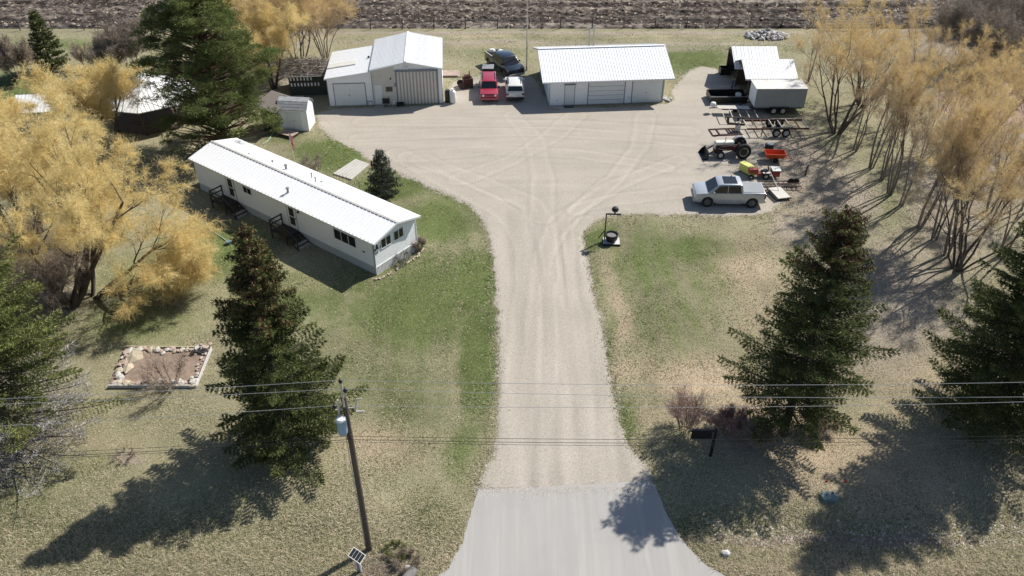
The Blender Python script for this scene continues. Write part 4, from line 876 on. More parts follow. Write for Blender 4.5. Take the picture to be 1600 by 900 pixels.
mb = MB(); ribbed_wall(mb, 6.9, 10.9, 0, 3.55, lambda x: 4.40 - abs(x - mid) * k - .15, .22, .014); ribbed_wall(mb, .05, 4.3, .05, .02, lambda x: (2.9 + x * .13) if not .55 < x < 3.75 else 0.1, .25, .014)
ribbed_wall(mb, 10.98, SW, 0, .02, lambda x: 3.6, .16, .014); tag(mb.build('wall_rib', M['siding'], st), kind='stuff')
MB().prism([(SL + .02, .02), (6.68, .02), (6.68, 4.02), (6.1, 3.98), (SL + .02, 3.66)], lambda p: (p[0], -.004, p[1]), lambda p: (p[0], .0, p[1])).build('cladding', M['tan_metal'], st)
M['tan_groove_shade'] = pm('tan_groove_shade', (.36, .34, .31), .6, 0, .1, 2)  # darker tan puts the shade between the door ribs into the colour
for x0, x1 in ((6.86, 8.83), (8.85, 10.82)):
    d = B('sliding_door', (x0, -.06, .02), (x1, -.03, 3.40), M['tan_groove_shade'], st)
    for kk in range(6): B('door_rib', (x0 + .06 + kk * .33, -.11, .03), (x0 + .24 + kk * .33, -.061, 3.39), M['tan_metal'], d)
frame3(st, 6.84, 10.84, 3.42, -.095, .10, d=.075); B('door_track', (6.7, -.15, 3.53), (11.0, -.096, 3.60), M['trim_grey'], st)
frame3(st, .62, 3.66, 2.28, .01, .08)
d = B('double_door', (.622, .02, .02), (2.135, .045, 2.278), M['door_white'], st); B('double_door', (2.145, .02, .02), (3.658, .045, 2.278), M['door_white'], st); B('handle', (2.03, -.015, 1.05), (2.09, .019, 1.17), M['black'], d)
frame3(st, 4.62, 5.32, 2.08, -.04, .06, 'tan_metal'); d = B('door', (4.622, -.03, .02), (5.318, -.006, 2.078), M['door_white'], st); B('handle', (5.2, -.07, 1.0), (5.26, -.031, 1.06), M['pale_steel'], d)
window(st, 5.66, 6.44, 1.34, 1.96, -.005, 1, 'tan_metal', 'glass', -1, .06)
for x in (SL - .03, SW): B('corner_trim', (x, -.03, 0), (x + .05, .06, 3.55), M['trim_grey'], st)
B('corner_trim', (-.03, .02, 0), (.02, .1, 2.8), M['trim_grey'], st)
mb = MB(); mb.box((7.6, -.36, 3.98), (8.1, -.31, 4.04)); mb.tube((7.68, -.33, 3.96), (7.68, -.5, 3.84), .07, .09, 8); mb.tube((8.02, -.33, 3.96), (8.02, -.5, 3.84), .07, .09, 8); mb.build('flood_light', M['plastic_white'], st)
mb = MB().tube((6.25, -.02, 2.75), (6.25, -.22, 2.70), .03, .05, 6).tube((6.25, -.2, 2.7), (6.33, -.24, 2.86), .06, .05, 8); mb.build('wall_lamp', M['black'], st)
B('meter_box', (6.62, -.1, 1.9), (6.76, -.01, 2.25), M['trim_grey'], st)
B('door_step', (4.5, -1.25, 0), (5.35, -.35, .08), M['grey_plank'], st)
B('roof_vent', (3.85, 3.6, 3.45), (4.05, 3.8, 3.66), M['black'], st)

# ---- white garden shed
ws = empty('garden_shed', tuple(at(440, 203)), R(-6), 'small white garden shed with grey shingled roof and double doors', 'shed')
MB().prism([(0, 0), (2.9, 0), (2.9, 2.25), (0, 2.25)], lambda p: (p[0], 0, p[1]), lambda p: (p[0], 2.1, p[1])).build('wall', M['siding'], ws)
MB().prism([(0, 2.252), (2.1, 2.252), (1.6, 2.85), (.75, 2.98), (.05, 2.45)], lambda p: (0.02, p[0], p[1]), lambda p: (2.88, p[0], p[1])).build('gable', M['siding'], ws)
pr = [(-.15, 2.27), (.55, 2.92), (1.2, 3.12), (2.0, 2.6), (2.25, 2.22)]
for i in range(4):
    (ya, za), (yb, zb) = pr[i], pr[i + 1]
    for j in range(3):
        f0, f1 = j / 3, (j + 1) / 3; y0_, z0_, y1_, z1_ = ya + (yb - ya) * f0, za + (zb - za) * f0, ya + (yb - ya) * f1, za + (zb - za) * f1
        MB().add([(-.12, y0_ - .01, z0_ + .028), (3.02, y0_ - .01, z0_ + .028), (3.02, y1_, z1_ + .02), (-.12, y1_, z1_ + .02), (-.12, y0_, z0_), (3.02, y0_, z0_), (3.02, y1_, z1_), (-.12, y1_, z1_)],
                 [(0, 1, 2, 3), (7, 6, 5, 4), (0, 4, 5, 1), (2, 6, 7, 3), (1, 5, 6, 2), (3, 7, 4, 0)]).build('shingle_course', M['shingle'], ws)
d = B('double_door', (.62, -.03, .08), (1.44, -.003, 2.0), M['door_white'], ws); d2 = B('double_door', (1.46, -.03, .08), (2.28, -.003, 2.0), M['door_white'], ws); B('handle', (1.48, -.06, 1.0), (1.53, -.031, 1.14), M['black'], d2)
B('trim', (-.02, -.04, 2.08), (2.92, -.003, 2.2), M['trim_white'], ws)
for x in (-.02, 2.82): B('corner_trim', (x, -.02, .0), (x + .1, .0, 2.07), M['trim_white'], ws)
lt = empty('lattice_panel', tuple(at(482, 205)), R(84), 'white lattice panel leaning beside the garden shed', 'lattice'); mb = MB()
for i in range(9): mb.bar((0, 0, .05 + i * .16), (1.35, .3 * (i % 2) * .02, .05 + i * .16), .03)
for i in range(9): mb.bar((.03 + i * .16, 0.03, 0), (.03 + i * .16, 0.03, 1.4), .03)
mb.build('slat', M['plastic_white'], lt)
rp = empty('ramp', tuple(at(468, 208)), R(-28), 'small pinkish wooden ramp in front of the garden shed', 'ramp')
for i in range(5): MB().add([(0, .2 * i, .30), (1.7, .2 * i, .30), (1.7, .2 * i + .18, .30), (0, .2 * i + .18, .30), (0, .2 * i, .26), (1.7, .2 * i, .26), (1.7, .2 * i + .18, .26), (0, .2 * i + .18, .26)], [(0, 1, 2, 3), (7, 6, 5, 4), (0, 4, 5, 1), (2, 6, 7, 3), (1, 5, 6, 2), (3, 7, 4, 0)]).build('plank', M['stone_pink'], rp)
B('frame', (.05, .05, 0), (1.65, .9, .259), M['dark_wood'], rp); rp.location += Vector((-1.9, -.55, 0))
bb = empty('barbecue', tuple(at(441, 198)), .2, 'black barbecue at the left front of the garden shed', 'barbecue')
MB().lathe([(0, .62), (.2, .64), (.3, .78), (.32, .9), (.28, 1.05), (.12, 1.14), (0, 1.15)], 14).build('lid', M['black'], bb, smooth=True)
for k in range(3): MB().tube((.18 * math.cos(k * 2.1), .18 * math.sin(k * 2.1), .66), (.34 * math.cos(k * 2.1), .34 * math.sin(k * 2.1), 0), .02, .02, 6).build('leg', M['black'], bb)
bb.location += Vector((-.45, -.5, 0))

M['shed_plank'] = pm('shed_plank', (.15, .13, .115), .85, 0, .35, 3, .003, (1, 5, 1))
# ---- brown open shed
bs = empty('lean_shed', tuple(at(412, 206)), R(-14), 'narrow dark wooden shed with grey plank roof beside the pine', 'shed')
for i in range(8): B('wall_board', (1.35, .0 + i * .37, 0), (1.40, .355 + i * .37, 2.35), M['old_wood'], bs)
for i in range(3): B('wall_board', (.25 + i * .37, 2.92, 0), (.6 + i * .37, 2.96, 2.5), M['old_wood'], bs)
for x, y in ((.05, .0), (.05, 2.9), (1.3, -.12)): B('post', (x, y, 0), (x + .12, y + .12, 2.5 if x < 1 else 2.3), M['old_wood'], bs)
B('back_wall', (.02, .1, 0), (.06, 2.9, 2.5), M['old_wood'], bs)
slope_panels(bs, -.5, 3.3, 14, (1.85, 2.28), (-.35, 2.75), M['shed_plank'], 1., 'roof_board', .0, .01, .035)
for o in bs.children:
    if o.name.startswith('roof_board'): o.scale.y = .86

# ---- old dark shed under the bare tree
ds = empty('log_shed', tuple(at(455, 150)), R(5), 'old dark green shed with brush-covered grey roof left of the workshop', 'shed')
gable_walls(ds, 0, 3.7, 0, 3.6, 2.2, 3.0, M['dark_siding'])
for i in range(12): B('roof_board', (-.3, -.35 + i * .2, 2.12 + i * .075), (3.9, -.35 + i * .2 + .205, 2.155 + i * .082), M['shingle2'], ds)
for i in range(11): B('roof_board', (-.3, 4.0 - i * .2, 2.12 + i * .078), (3.9, 4.0 - i * .2 - .205 + .4 - .39, 2.155 + i * .082), M['shingle2'], ds)
for rrow, nn_ in ((1.62, 7), (1.02, 9)):
    for i in range(nn_): B('white_tag', (.15 + i * .34, -.03, rrow), (.30 + i * .34, -.003, rrow + .34), M['lattice'], ds)
    B('shelf', (.0, -.05, rrow - .06), (3.5, -.003, rrow - .02), M['old_wood'], ds)
B('gable_trim', (3.702, -.35, 2.1), (3.74, .1, 2.2), M['trim_white'], ds)
B('doorway', (3.701, .9, 0), (3.72, 2.2, 2.0), M['rust_steel'], ds)
bx = empty('plank_pile', tuple(at(467, 158)), R(3), 'two pale planks resting in front of the dark shed', 'planks')
for i in range(2): B('plank', (-.6, i * .3, .3), (.5, .27 + i * .3, .34), M['concrete'], bx)
B('support', (-.4, .05, 0), (.3, .5, .299), M['old_wood'], bx)
# brush on its roof
rng = np.random.RandomState(4); n = 1500; P = np.stack([rng.uniform(-.2, 3.4, n), rng.uniform(.0, 3.6, n), np.zeros(n)], 1); P[:, 2] = 3.0 - np.abs(P[:, 1] - 1.8) * .44 + rng.uniform(.02, .3, n)
o = mesh_np('brush_pile', twigs(P, unit(rng.normal(0, 1, (n, 3)) * np.array([1, 1, .35])), rng.uniform(.4, 1.3, n), np.full(n, .035), rng, 0)[0].reshape(-1, 3), np.arange(3 * n).reshape(-1, 3), M['dark_twig'], None, None, False, dict(tint=rng.rand(n)))
o.location = ds.location; o.rotation_euler = ds.rotation_euler; tag(o, 'heap of fallen brown branches lying on the dark shed roof', 'brush', kind='stuff')

# ---- hipped white roof building and small one at the left
hb = empty('gazebo', (-34.85, 73.3, 0), R(-125), 'eight-sided white metal roof of a gazebo half hidden by the golden willow and pine', 'gazebo')
def ring(r_, z, k=8): return [Vector((r_ * math.cos(i * 2 * math.pi / k), r_ * math.sin(i * 2 * math.pi / k), z)) for i in range(k)]
E_, W_ = ring(4.5, 2.5), ring(3.9, 0)
for i in range(8):
    p, q_ = E_[i], E_[(i + 1) % 8]; ap = Vector((0, 0, 4.55)); dn = Vector((0, 0, -.07)); mb = MB().add([p, q_, ap, p + dn, q_ + dn, ap + dn], [(0, 1, 2), (5, 4, 3), (0, 3, 4, 1), (1, 4, 5, 2), (2, 5, 3, 0)])
    for kk in range(1, 9):
        f = kk / 9; e = p.lerp(q_, f); g_ = 1 - abs(2 * f - 1); mid_ = (p + q_) / 2; mb.bar(e + Vector((0, 0, .01)), e + (ap - mid_) * g_ * .98 + Vector((0, 0, .01)), .05)
    mb.build('roof_slope', M['roof_white'], hb); MB().bar(p + Vector((0, 0, .02)), ap + Vector((0, 0, .03)), .12, .05).build('hip_cap', M['roof_white'], hb)
    B('post', (W_[i].x - .07, W_[i].y - .07, 0), (W_[i].x + .07, W_[i].y + .07, 2.6), M['old_wood'], hb); MB().bar(W_[i] + Vector((0, 0, .9)), W_[(i + 1) % 8] + Vector((0, 0, .9)), .06, .1).build('rail', M['old_wood'], hb)
MB().tube((0, 0, 0), (0, 0, .12), 3.8, 3.8, 8).build('floor', M['old_wood'], hb)
sb = empty('small_outbuilding', tuple(at(72, 205)), R(6), 'small outbuilding with white gable roof behind the golden willow', 'shed')
gable_walls(sb, -2.2, 2.2, 0, 3.4, 2.1, 2.95, M['shingle'])
roof_panels(sb, -2.4, 2.4, 5, (-.25, 2.0), (1.69, 2.98), M['roof_white'], .3); roof_panels(sb, -2.4, 2.4, 5, (3.65, 2.0), (1.71, 2.98), M['roof_white'], .3)

# ---- sheds at the right
def open_shed(loc, rz, Wd, Dp, zl, zh, label, nroof, mat='roof_white'):
    r = empty('open_shed', loc, rz, label, 'shed')
    # open towards -x; mono roof rising to -x ; local x = depth, y = length
    B('back_wall', (Wd - .06, 0, 0), (Wd, Dp, zl - .06), M['old_wood'], r); B('side_wall', (0.3, Dp - .06, 0), (Wd - .061, Dp, zl - .06), M['old_wood'], r); B('side_wall', (0.3, 0, 0), (Wd - .061, .06, zl - .06), M['dark_siding'], r)
    for s_ in (0.01, Dp - .07): MB().prism([(.0, zl - .1), (Wd, zl - .1), (Wd * .55, zh), (0.0, zh - .1)], lambda p: (p[0], s_ + (.0), p[1]), lambda p: (p[0], s_ + .05, p[1])).build('gable', M['old_wood'], r)
    n = max(2, int(Dp / 2)); 
    for i in range(n + 1): B('post', (0, min(i * Dp / n, Dp - .12), 0), (.12, min(i * Dp / n, Dp - .12) + .12, zl), M['old_wood'], r)
    B('beam', (-.02, 0, zl), (.14, Dp, zl + .2), M['old_wood'], r)
    return r
# farther one: a gable roof with its ridge along x, its open gable end facing -x
def gable_shed(px, py, rz, Lx, Dy, ze, zr, label, n, roofmat):
    r = empty('open_shed', tuple(at(px, py)), rz, label, 'shed', None)
    B('back_wall', (Lx - .06, .061, 0), (Lx, Dy - .061, ze), M['old_wood'], r); B('side_wall', (.2, Dy - .06, 0), (Lx, Dy, ze), M['old_wood'], r)
    k = (zr - ze) / (Dy / 2)
    for x in (.03, Lx - .04): MB().prism([(0, ze), (Dy, ze), (Dy / 2, zr)], lambda p: (x, p[0], p[1]), lambda p: (x + .04, p[0], p[1])).build('gable', M['old_wood'], r)
    for i in range(3):
        for y in (0.02, Dy - .13): B('post', (.05 + i * (Lx - .3) / 2, y, 0), (.17 + i * (Lx - .3) / 2, y + .12, ze), M['old_wood'], r)
    B('beam', (.0, .0, ze - .18), (Lx, .14, ze - .001), M['old_wood'], r)
    roof_panels(r, -.35, Lx + .3, n, (-.3, ze - k * .3 + .03), (Dy / 2 - .01, zr + .03), M[roofmat], .3, .05, .02); roof_panels(r, -.35, Lx + .3, n, (Dy + .3, ze - k * .3 + .03), (Dy / 2 + .01, zr + .03), M[roofmat], .3, .05, .02)
    B('fascia', (-.36, -.33, ze - k * .3 - .08), (Lx + .31, -.301, ze - k * .3 + .06), M['trim_white'], r)
    return r
gable_shed(1147, 136, R(0), 4.1, 4.6, 2.3, 3.5, 'farther of the two open dark sheds with white roofs', 6, 'roof_white')
gable_shed(1163, 158, R(1), 4.6, 4.3, 2.55, 3.5, 'nearer open dark shed with a white roof behind the grey trailer', 6, 'roof_white')
# bin, bicycle and clutter at the open side
bn = empty('feed_bin', tuple(at(1125, 118)), R(4), 'black open bin at the corner of the farther white-roofed shed', 'bin'); bn_ = MB()
for a_, b_ in (((0, 0, 0), (1.1, .05, .8)), ((0, .75, 0), (1.1, .8, .8)), ((0, .051, 0), (.05, .749, .8)), ((1.05, .051, 0), (1.1, .749, .8)), ((.051, .051, .05), (1.049, .749, .1))): bn_.box(a_, b_)
bn_.build('body', M['black'], bn)
def bicycle(loc, rz, label, col):
    r = empty('bicycle', loc, rz, label, 'bicycle')
    for x in (0, 1.05):
        mb = MB(); 
        for i in range(16):
            a0, a1 = 6.2832 * i / 16, 6.2832 * (i + 1) / 16; mb.tube((x + .33 * math.cos(a0), 0, .34 + .33 * math.sin(a0)), (x + .33 * math.cos(a1), 0, .34 + .33 * math.sin(a1)), .022, .022, 5, False)
        mb.build('wheel', M['rubber'], r)
    mb = MB(); P_ = dict(h=(1.05, 0, .34), s=(.38, 0, .85), b=(.45, 0, .32), r=(0, 0, .34), n=(.90, 0, .86))
    for a_, b_ in ('rs', 'rb', 'bs', 'bn', 'sn', 'nh'): mb.tube(P_[a_], P_[b_], .022, .022, 6)
    mb.build('frame', M[col], r); MB().tube((.93, -.28, 1.0), (.93, .28, 1.0), .015, .015, 6).tube((.9, 0, .86), (.93, 0, 1.0), .015, .015, 6).build('handlebar', M['pale_steel'], r); B('saddle', (.25, -.06, .88), (.48, .06, .93), M['black'], r)
bicycle(tuple(at(1142, 143)), R(70), 'blue bicycle leaning in the open end of the nearer dark shed', 'blue_bike')
jr = empty('barrel', tuple(at(1152, 158)), 0, 'pale round drum at the front corner of the nearer dark shed', 'barrel'); MB().lathe([(0, 0), (.28, 0), (.3, .05), (.3, .8), (.26, .86), (0, .86)], 14).build('drum', M['rim_white'], jr, smooth=True)
MB().lathe([(.2, .861), (.2, .9), (0, .9)], 12).build('lid', M['pale_steel'], jr)
for k_, (px, py, lb) in enumerate(((1165, 155, 'spare wheel leaning inside the nearer dark shed'), (1148, 160, 'loose wheel lying before the nearer dark shed'))):
    r = empty('loose_wheel', tuple(at(px, py)), .5 + k_, lb, 'wheel'); Mx = Matrix.Translation((0, 0, .34)) @ Matrix.Rotation(1.2, 4, 'X')
    MB().lathe([(.19, -.1), (.33, -.1), (.35, -.05), (.35, .05), (.33, .1), (.19, .1)], 16, Mx).build('tyre', M['rubber'], r, smooth=True); MB().lathe([(0, .03), (.19, .04), (.19, -.04), (0, -.03)], 12, Mx).build('rim', M['rim_white'], r)

# ---- vehicles
M['silver'] = pm('silver_paint_body', (.44, .465, .50), .3, .3, .06, 2, coat=.7, dirt=(.38, .38, .37)); M['cover'] = pm('bed_cover', (.22, .24, .26), .6, 0, .1, 3)
ws.scale = (.93, .93, .93)
def wheel(parent, x, y, r_, w_, rim='rim', side=1, rr=.62):
    Mx = Matrix.Translation((x, y, r_)) @ Matrix.Rotation(math.pi / 2, 4, 'X')
    wh = MB().lathe([(r_ * rr, -w_ / 2), (r_ * .93, -w_ / 2), (r_, -w_ / 2 * .7), (r_, w_ / 2 * .7), (r_ * .93, w_ / 2), (r_ * rr, w_ / 2), (r_ * rr, -w_ / 2)], 22, Mx).build('wheel', M['rubber'], parent, smooth=True)
    s_ = -side * (w_ / 2 - .02)   # lathe z -> -y after the turn
    MB().lathe([(r_ * rr, s_ * .9), (r_ * rr * .92, s_ * .8), (r_ * rr * .8, s_ * .45), (r_ * .22, s_ * .45), (r_ * .18, s_ * .95), (0, s_ * .95)], 18, Mx).build('rim', M[rim], wh, smooth=True)
    mb = MB()
    for i in range(5):
        a_ = i * 1.2566; mb.box((-.03, r_ * .18, min(s_ * .5, s_ * .85)), (.03, r_ * rr * .9, max(s_ * .5, s_ * .85)), Mx @ Matrix.Rotation(a_, 4, 'Z'))
    mb.build('spoke', M[rim], wh); return wh
def arch(xc, r_, zb, n=7):
    """points of a wheel arch from rear to front, going over the wheel (x increasing)"""
    return [(xc + r_ * math.cos(math.pi - math.pi * i / n), zb + r_ * math.sin(math.pi * i / n)) for i in range(n + 1)]
def shell(poly, wf, n_in=0):
    """closed body from a side outline (x,z); wf(x,z) = half width"""
    mb = MB(); mb.prism(poly, lambda p: (p[0], wf(p[0], p[1]), p[1]), lambda p: (p[0], -wf(p[0], p[1]), p[1])); return mb
def quad_plate(parent, name, pts, mat, th=.012):
    """thin plate from 4 points, thickened along its normal"""
    p = [Vector(a) for a in pts]; nrm = (p[1] - p[0]).cross(p[-1] - p[0]).normalized() * th
    k_ = len(p); return MB().add([a - nrm for a in p] + [a + nrm for a in p], [tuple(range(k_)), tuple(reversed(range(k_, 2 * k_)))] + [(i, i + k_, (i + 1) % k_ + k_, (i + 1) % k_) for i in range(k_)]).build(name, M[mat], parent)
def vehicle(name, loc, rz, label, cat, P):
    """P: dict with L, W, wheels (xr, xf, r), lower outline top pts, cabin pts, colours"""
    r = empty(name, loc, rz, label, cat); W = P['W'] / 2; xr, xf, wr = P['xr'], P['xf'], P['r']; zs = P.get('sill', .32)
    wf = lambda x, z: W * (1 - .05 * max(0, (z - P['belt']) / .4) - .05 * max(0, (.55 - z)) - (.07 * max(0, (abs(x) - P['L'] / 2 + .5) / .5) ** 2))
    low = [(P['rear'], zs + .12)] + [(P['rear'] + .1, zs)] + arch(xr, wr + .07, zs) + arch(xf, wr + .07, zs) + [(P['front'] - .12, zs), (P['front'], zs + .12)] + P['top']
    shell(low, wf).build('body', M[P['col']], r, .035, True)
    for ax in (xr, xf): B('wheel_well', (ax - wr - .04, -W + .30, zs - .02), (ax + wr + .04, W - .30, wr * 2 + .05), M['black'], r)
    B('underbody', (P['rear'] + .25, -W + .28, zs - .06), (P['front'] - .25, W - .28, zs + .25), M['black'], r)
    cab = P['cab']; bw = W * .93; tw = P.get('tw', W * .78); zb = cab[0][1]; zt = max(c[1] for c in cab)
    cw = lambda x, z: bw + (tw - bw) * (z - zb) / (zt - zb)
    shell(cab, cw).build('cabin', M[P.get('roofcol', P['col'])], r, .03, True)
    for sgn in (1, -1):
        for wpts in P['side']: quad_plate(r, 'side_window', [(x, sgn * (cw(x, z) + .004), z) for x, z in wpts], 'glass', .008)
        for hx in P.get('handles', []): B('door_handle', (hx, sgn * W * .985 - .02, P['belt'] - .12), (hx + .16, sgn * W * .985 + .02, P['belt'] - .08), M[P['col']], r)
        quad = P['mirror']; mb = MB().box((quad[0] - .08, sgn * (bw + .02) if sgn > 0 else -(bw + .24), quad[1]), (quad[0] + .06, sgn * (bw + .24) if sgn > 0 else -(bw + .02), quad[1] + .17)); mb.build('mirror', M[P.get('mircol', P['col'])], r, .02)
    for nm, (x0, z0, x1, z1) in (('windshield', P['ws']), ('rear_window', P['rw'])):
        i0, i1 = (cw(x0, z0) - .07, cw(x1, z1) - .07); quad_plate(r, nm, [(x0, -i0, z0), (x0, i0, z0), (x1, i1, z1), (x1, -i1, z1)], 'glass', .012)
    for x, y in ((xr, -1), (xr, 1), (xf, -1), (xf, 1)): wheel(r, x, y * (W - .14), wr, .24, P.get('rim', 'rim'), y)
    return r, wf, cw
# silver crew-cab pickup (local +x = front)
tp = at(1131, 312); tl = Vector((at(1131, 300).x - .1, 57.3, 0))
M['rim_dark'] = pm('rim_dark', (.17, .17, .17), .45, .4, .2, 8)
Pk = dict(rim='rim_dark', L=5.85, W=2.03, xr=-1.88, xf=1.86, r=.45, sill=.44, belt=1.2, rear=-2.92, front=2.90, col='silver',
          top=[(2.95, .62), (2.95, 1.06), (2.86, 1.14), (2.5, 1.22), (1.85, 1.28), (-.92, 1.31), (-.93, 1.34), (-2.88, 1.35), (-2.93, 1.25)],
          cab=[(1.92, 1.27), (1.12, 1.90), (.82, 1.98), (-.70, 2.0), (-.92, 1.93), (-1.05, 1.295)],
          side=[[(1.55, 1.29), (.98, 1.84), (.30, 1.90), (.30, 1.28)], [(.24, 1.28), (.24, 1.90), (-.72, 1.90), (-.90, 1.28)]],
          ws=(1.88, 1.315, 1.15, 1.885), rw=(-.985, 1.42, -.90, 1.88), mirror=(1.45, 1.30), mircol='silver', handles=(.28, -.62))
tr, wf, cw = vehicle('pickup_truck', tl, math.pi + R(-3), 'silver crew-cab pickup with black roof window and covered bed on the gravel', 'pickup truck', Pk)
tr.scale = (.95, .98, 1.0)
for y in (-1, 1):
    for x in (1.52, .27, -1.0): B('door_gap', (x - .012, y * .985 - .02, .55), (x + .012, y * .985 + .018, 1.30), M['black'], tr)
B('roof_window', (-.50, -.60, 2.002), (.62, .60, 2.012), M['glass'], tr); B('bed_cover', (-2.80, -.84, 1.353), (-1.08, .84, 1.375), M['cover'], tr, .01)
B('grille', (2.90, -.62, .72), (2.945, .62, 1.04), M['black'], tr); B('bumper', (2.86, -.93, .44), (3.02, .93, .66), M['pale_steel'], tr, .03)
for y in (-1, 1):
    B('headlight', (2.72, y * .80 - .14, .86), (2.915, y * .80 + .14, 1.06), M['light'], tr, .02); B('tail_light', (-2.95, y * .90 - .07, .88), (-2.84, y * .90 + .075, 1.2), M['tail'], tr)
    MB().tube((-.9, y * .98, .40), (1.1, y * .98, .40), .035, .035, 6).build('running_board', M['pale_steel'], tr)
B('bumper', (-3.03, -.9, .46), (-2.90, .9, .64), M['pale_steel'], tr, .02)
MB().lathe([(0, 2.0), (.05, 2.0), (.04, 2.12), (0, 2.14)], 8, Matrix.Translation((-.15, -.6, 0))).build('beacon', M['rust'], tr)
# red compact off-roader, front to the camera
Pj = dict(L=4.4, W=1.84, xr=-1.32, xf=1.33, r=.36, sill=.36, belt=1.02, rear=-2.15, front=2.15, col='red_car',
          top=[(2.18, .5), (2.18, .86), (2.1, 1.0), (1.0, 1.08), (-2.12, 1.1), (-2.2, .9)],
          cab=[(.98, 1.07), (.48, 1.68), (.3, 1.74), (-1.98, 1.74), (-2.08, 1.68), (-2.16, 1.09)], tw=.72,
          side=[[(.72, 1.14), (.34, 1.62), (-.05, 1.64), (-.05, 1.14)], [(-.12, 1.14), (-.12, 1.64), (-.95, 1.64), (-.95, 1.14)], [(-1.02, 1.14), (-1.02, 1.64), (-1.85, 1.62), (-1.95, 1.14)]],
          ws=(.95, 1.12, .50, 1.655), rw=(-2.15, 1.15, -2.085, 1.62), mirror=(.78, 1.1), mircol='black', handles=(.05, -.85))
rj, wf, cw = vehicle('parked_car', (-2.35, 79.0, 0), R(-88), 'red boxy off-road car with its round headlights towards the yard', 'car', Pj)
for y in (-1, 1): MB().lathe([(0, .03), (.10, .02), (.11, 0)], 12, Matrix.Translation((2.17, y * .62, .82)) @ Matrix.Rotation(math.pi / 2, 4, 'Y')).build('headlight', M['light'], rj)
for i in range(7): B('grille_slot', (2.165, -.36 + i * .115, .72), (2.195, -.32 + i * .115, .94), M['black'], rj)
B('bumper', (2.12, -.9, .40), (2.30, .9, .62), M['red_car'], rj, .03)
for y in (-.62, .62): MB().bar((.2, y, 1.79), (-1.8, y, 1.79), .04).build('roof_rail', M['black'], rj)
# white suv seen from behind
Pw = dict(L=4.6, W=1.88, xr=-1.35, xf=1.40, r=.36, sill=.34, belt=1.05, rear=-2.25, front=2.3, col='white_car',
          top=[(2.33, .5), (2.3, .82), (2.1, .98), (1.1, 1.08), (-2.1, 1.12), (-2.3, .95)],
          cab=[(1.1, 1.07), (.42, 1.66), (.2, 1.72), (-1.7, 1.72), (-1.95, 1.66), (-2.2, 1.11)], tw=.70,
          side=[[(.75, 1.14), (.3, 1.60), (-.1, 1.62), (-.1, 1.14)], [(-.17, 1.14), (-.17, 1.62), (-.95, 1.62), (-.95, 1.14)], [(-1.02, 1.14), (-1.02, 1.62), (-1.6, 1.60), (-1.9, 1.16)]],
          ws=(1.05, 1.12, .45, 1.64), rw=(-2.17, 1.17, -1.98, 1.60), mirror=(.85, 1.1), handles=(.05, -.85))
wv, wf, cw = vehicle('parked_car', (.25, 79.3, 0), R(92), 'pearl white car with black rear window parked tail to the yard', 'car', Pw)
for y in (-1, 1): B('tail_light', (-2.30, y * .78 - .13, .78), (-2.2, y * .78 + .13, .98), M['tail'], wv, .02); MB().bar((.1, y * .62, 1.77), (-1.6, y * .62, 1.77), .04).build('roof_rail', M['black'], wv)
B('licence_plate', (-2.325, -.18, .62), (-2.302, .18, .76), M['plastic_white'], wv); B('bumper', (-2.36, -.88, .40), (-2.2, .88, .60), M['black'], wv, .03)
# dark pickup at the back, nose to the lower right
Pd = dict(Pk); Pd.update(col='blue_car', mircol='black')
db, wf, cw = vehicle('pickup_truck', tuple((at(792, 112) + Vector((-.3, .4, 0)))), R(-62), 'dark blue pickup parked behind the white and red cars', 'pickup truck', Pd)
B('grille', (2.90, -.62, .70), (2.95, .62, 1.04), M['pale_steel'], db); B('bumper', (2.86, -.93, .42), (3.04, .93, .66), M['pale_steel'], db, .03)
B('bed_floor', (-2.78, -.80, 1.352), (-1.1, .80, 1.358), M['black'], db)
for y in (-1, 1): B('headlight', (2.72, y * .80 - .14, .82), (2.94, y * .80 + .14, 1.04), M['light'], db, .02); B('bed_rail', (-2.85, y * .9 - .05, 1.352), (-1.1, y * .9 + .05, 1.41), M['pale_steel'], db)
for k_, (x, y, lb) in enumerate(((-1.6, .4, 'white bag in the dark pickup bed next to the cab'), (-2.3, -.3, 'white bag at the tail end of the dark pickup bed'))):
    o = MB().lathe([(0, 0), (.32, .03), (.38, .2), (.28, .42), (0, .5)], 10).build('white_bag', M['plastic_white'], smooth=True); o.location = db.matrix_basis @ Vector((x, y, 1.359)) if False else (Matrix.Translation(db.location) @ Matrix.Rotation(db.rotation_euler.z, 4, 'Z')) @ Vector((x, y, 1.359)); o.scale = (1, .8, .8); tag(o, lb, 'bag')
# dark utility cart behind the red car
uc = empty('utility_cart', tuple(at(763, 131)), R(88), 'small black utility cart with a roof behind the red car', 'utility cart')
for x, y in ((-.75, -.5), (-.75, .5), (.75, -.5), (.75, .5)): wheel(uc, x, y, .26, .18, 'black', 1 if y > 0 else -1)
B('body', (-1.1, -.58, .28), (1.15, .58, .62), M['black'], uc, .04); B('seat', (-.35, -.5, .62), (.1, .5, .8), M['black'], uc); B('backrest', (-.42, -.5, .8), (-.34, .5, 1.2), M['black'], uc)
for x in (-.5, .6):
    for y in (-.54, .54): MB().tube((x, y, .62), (x * .9, y, 1.85), .025, .025, 6).build('roof_post', M['black'], uc)
B('roof', (-.6, -.6, 1.85), (.68, .6, 1.90), M['brass'], uc, .02); B('cargo_box', (-1.12, -.55, .62), (-.5, .55, .85), M['black'], uc); B('windshield', (.60, -.5, 1.0), (.62, .5, 1.6), M['screen_glass'], uc)
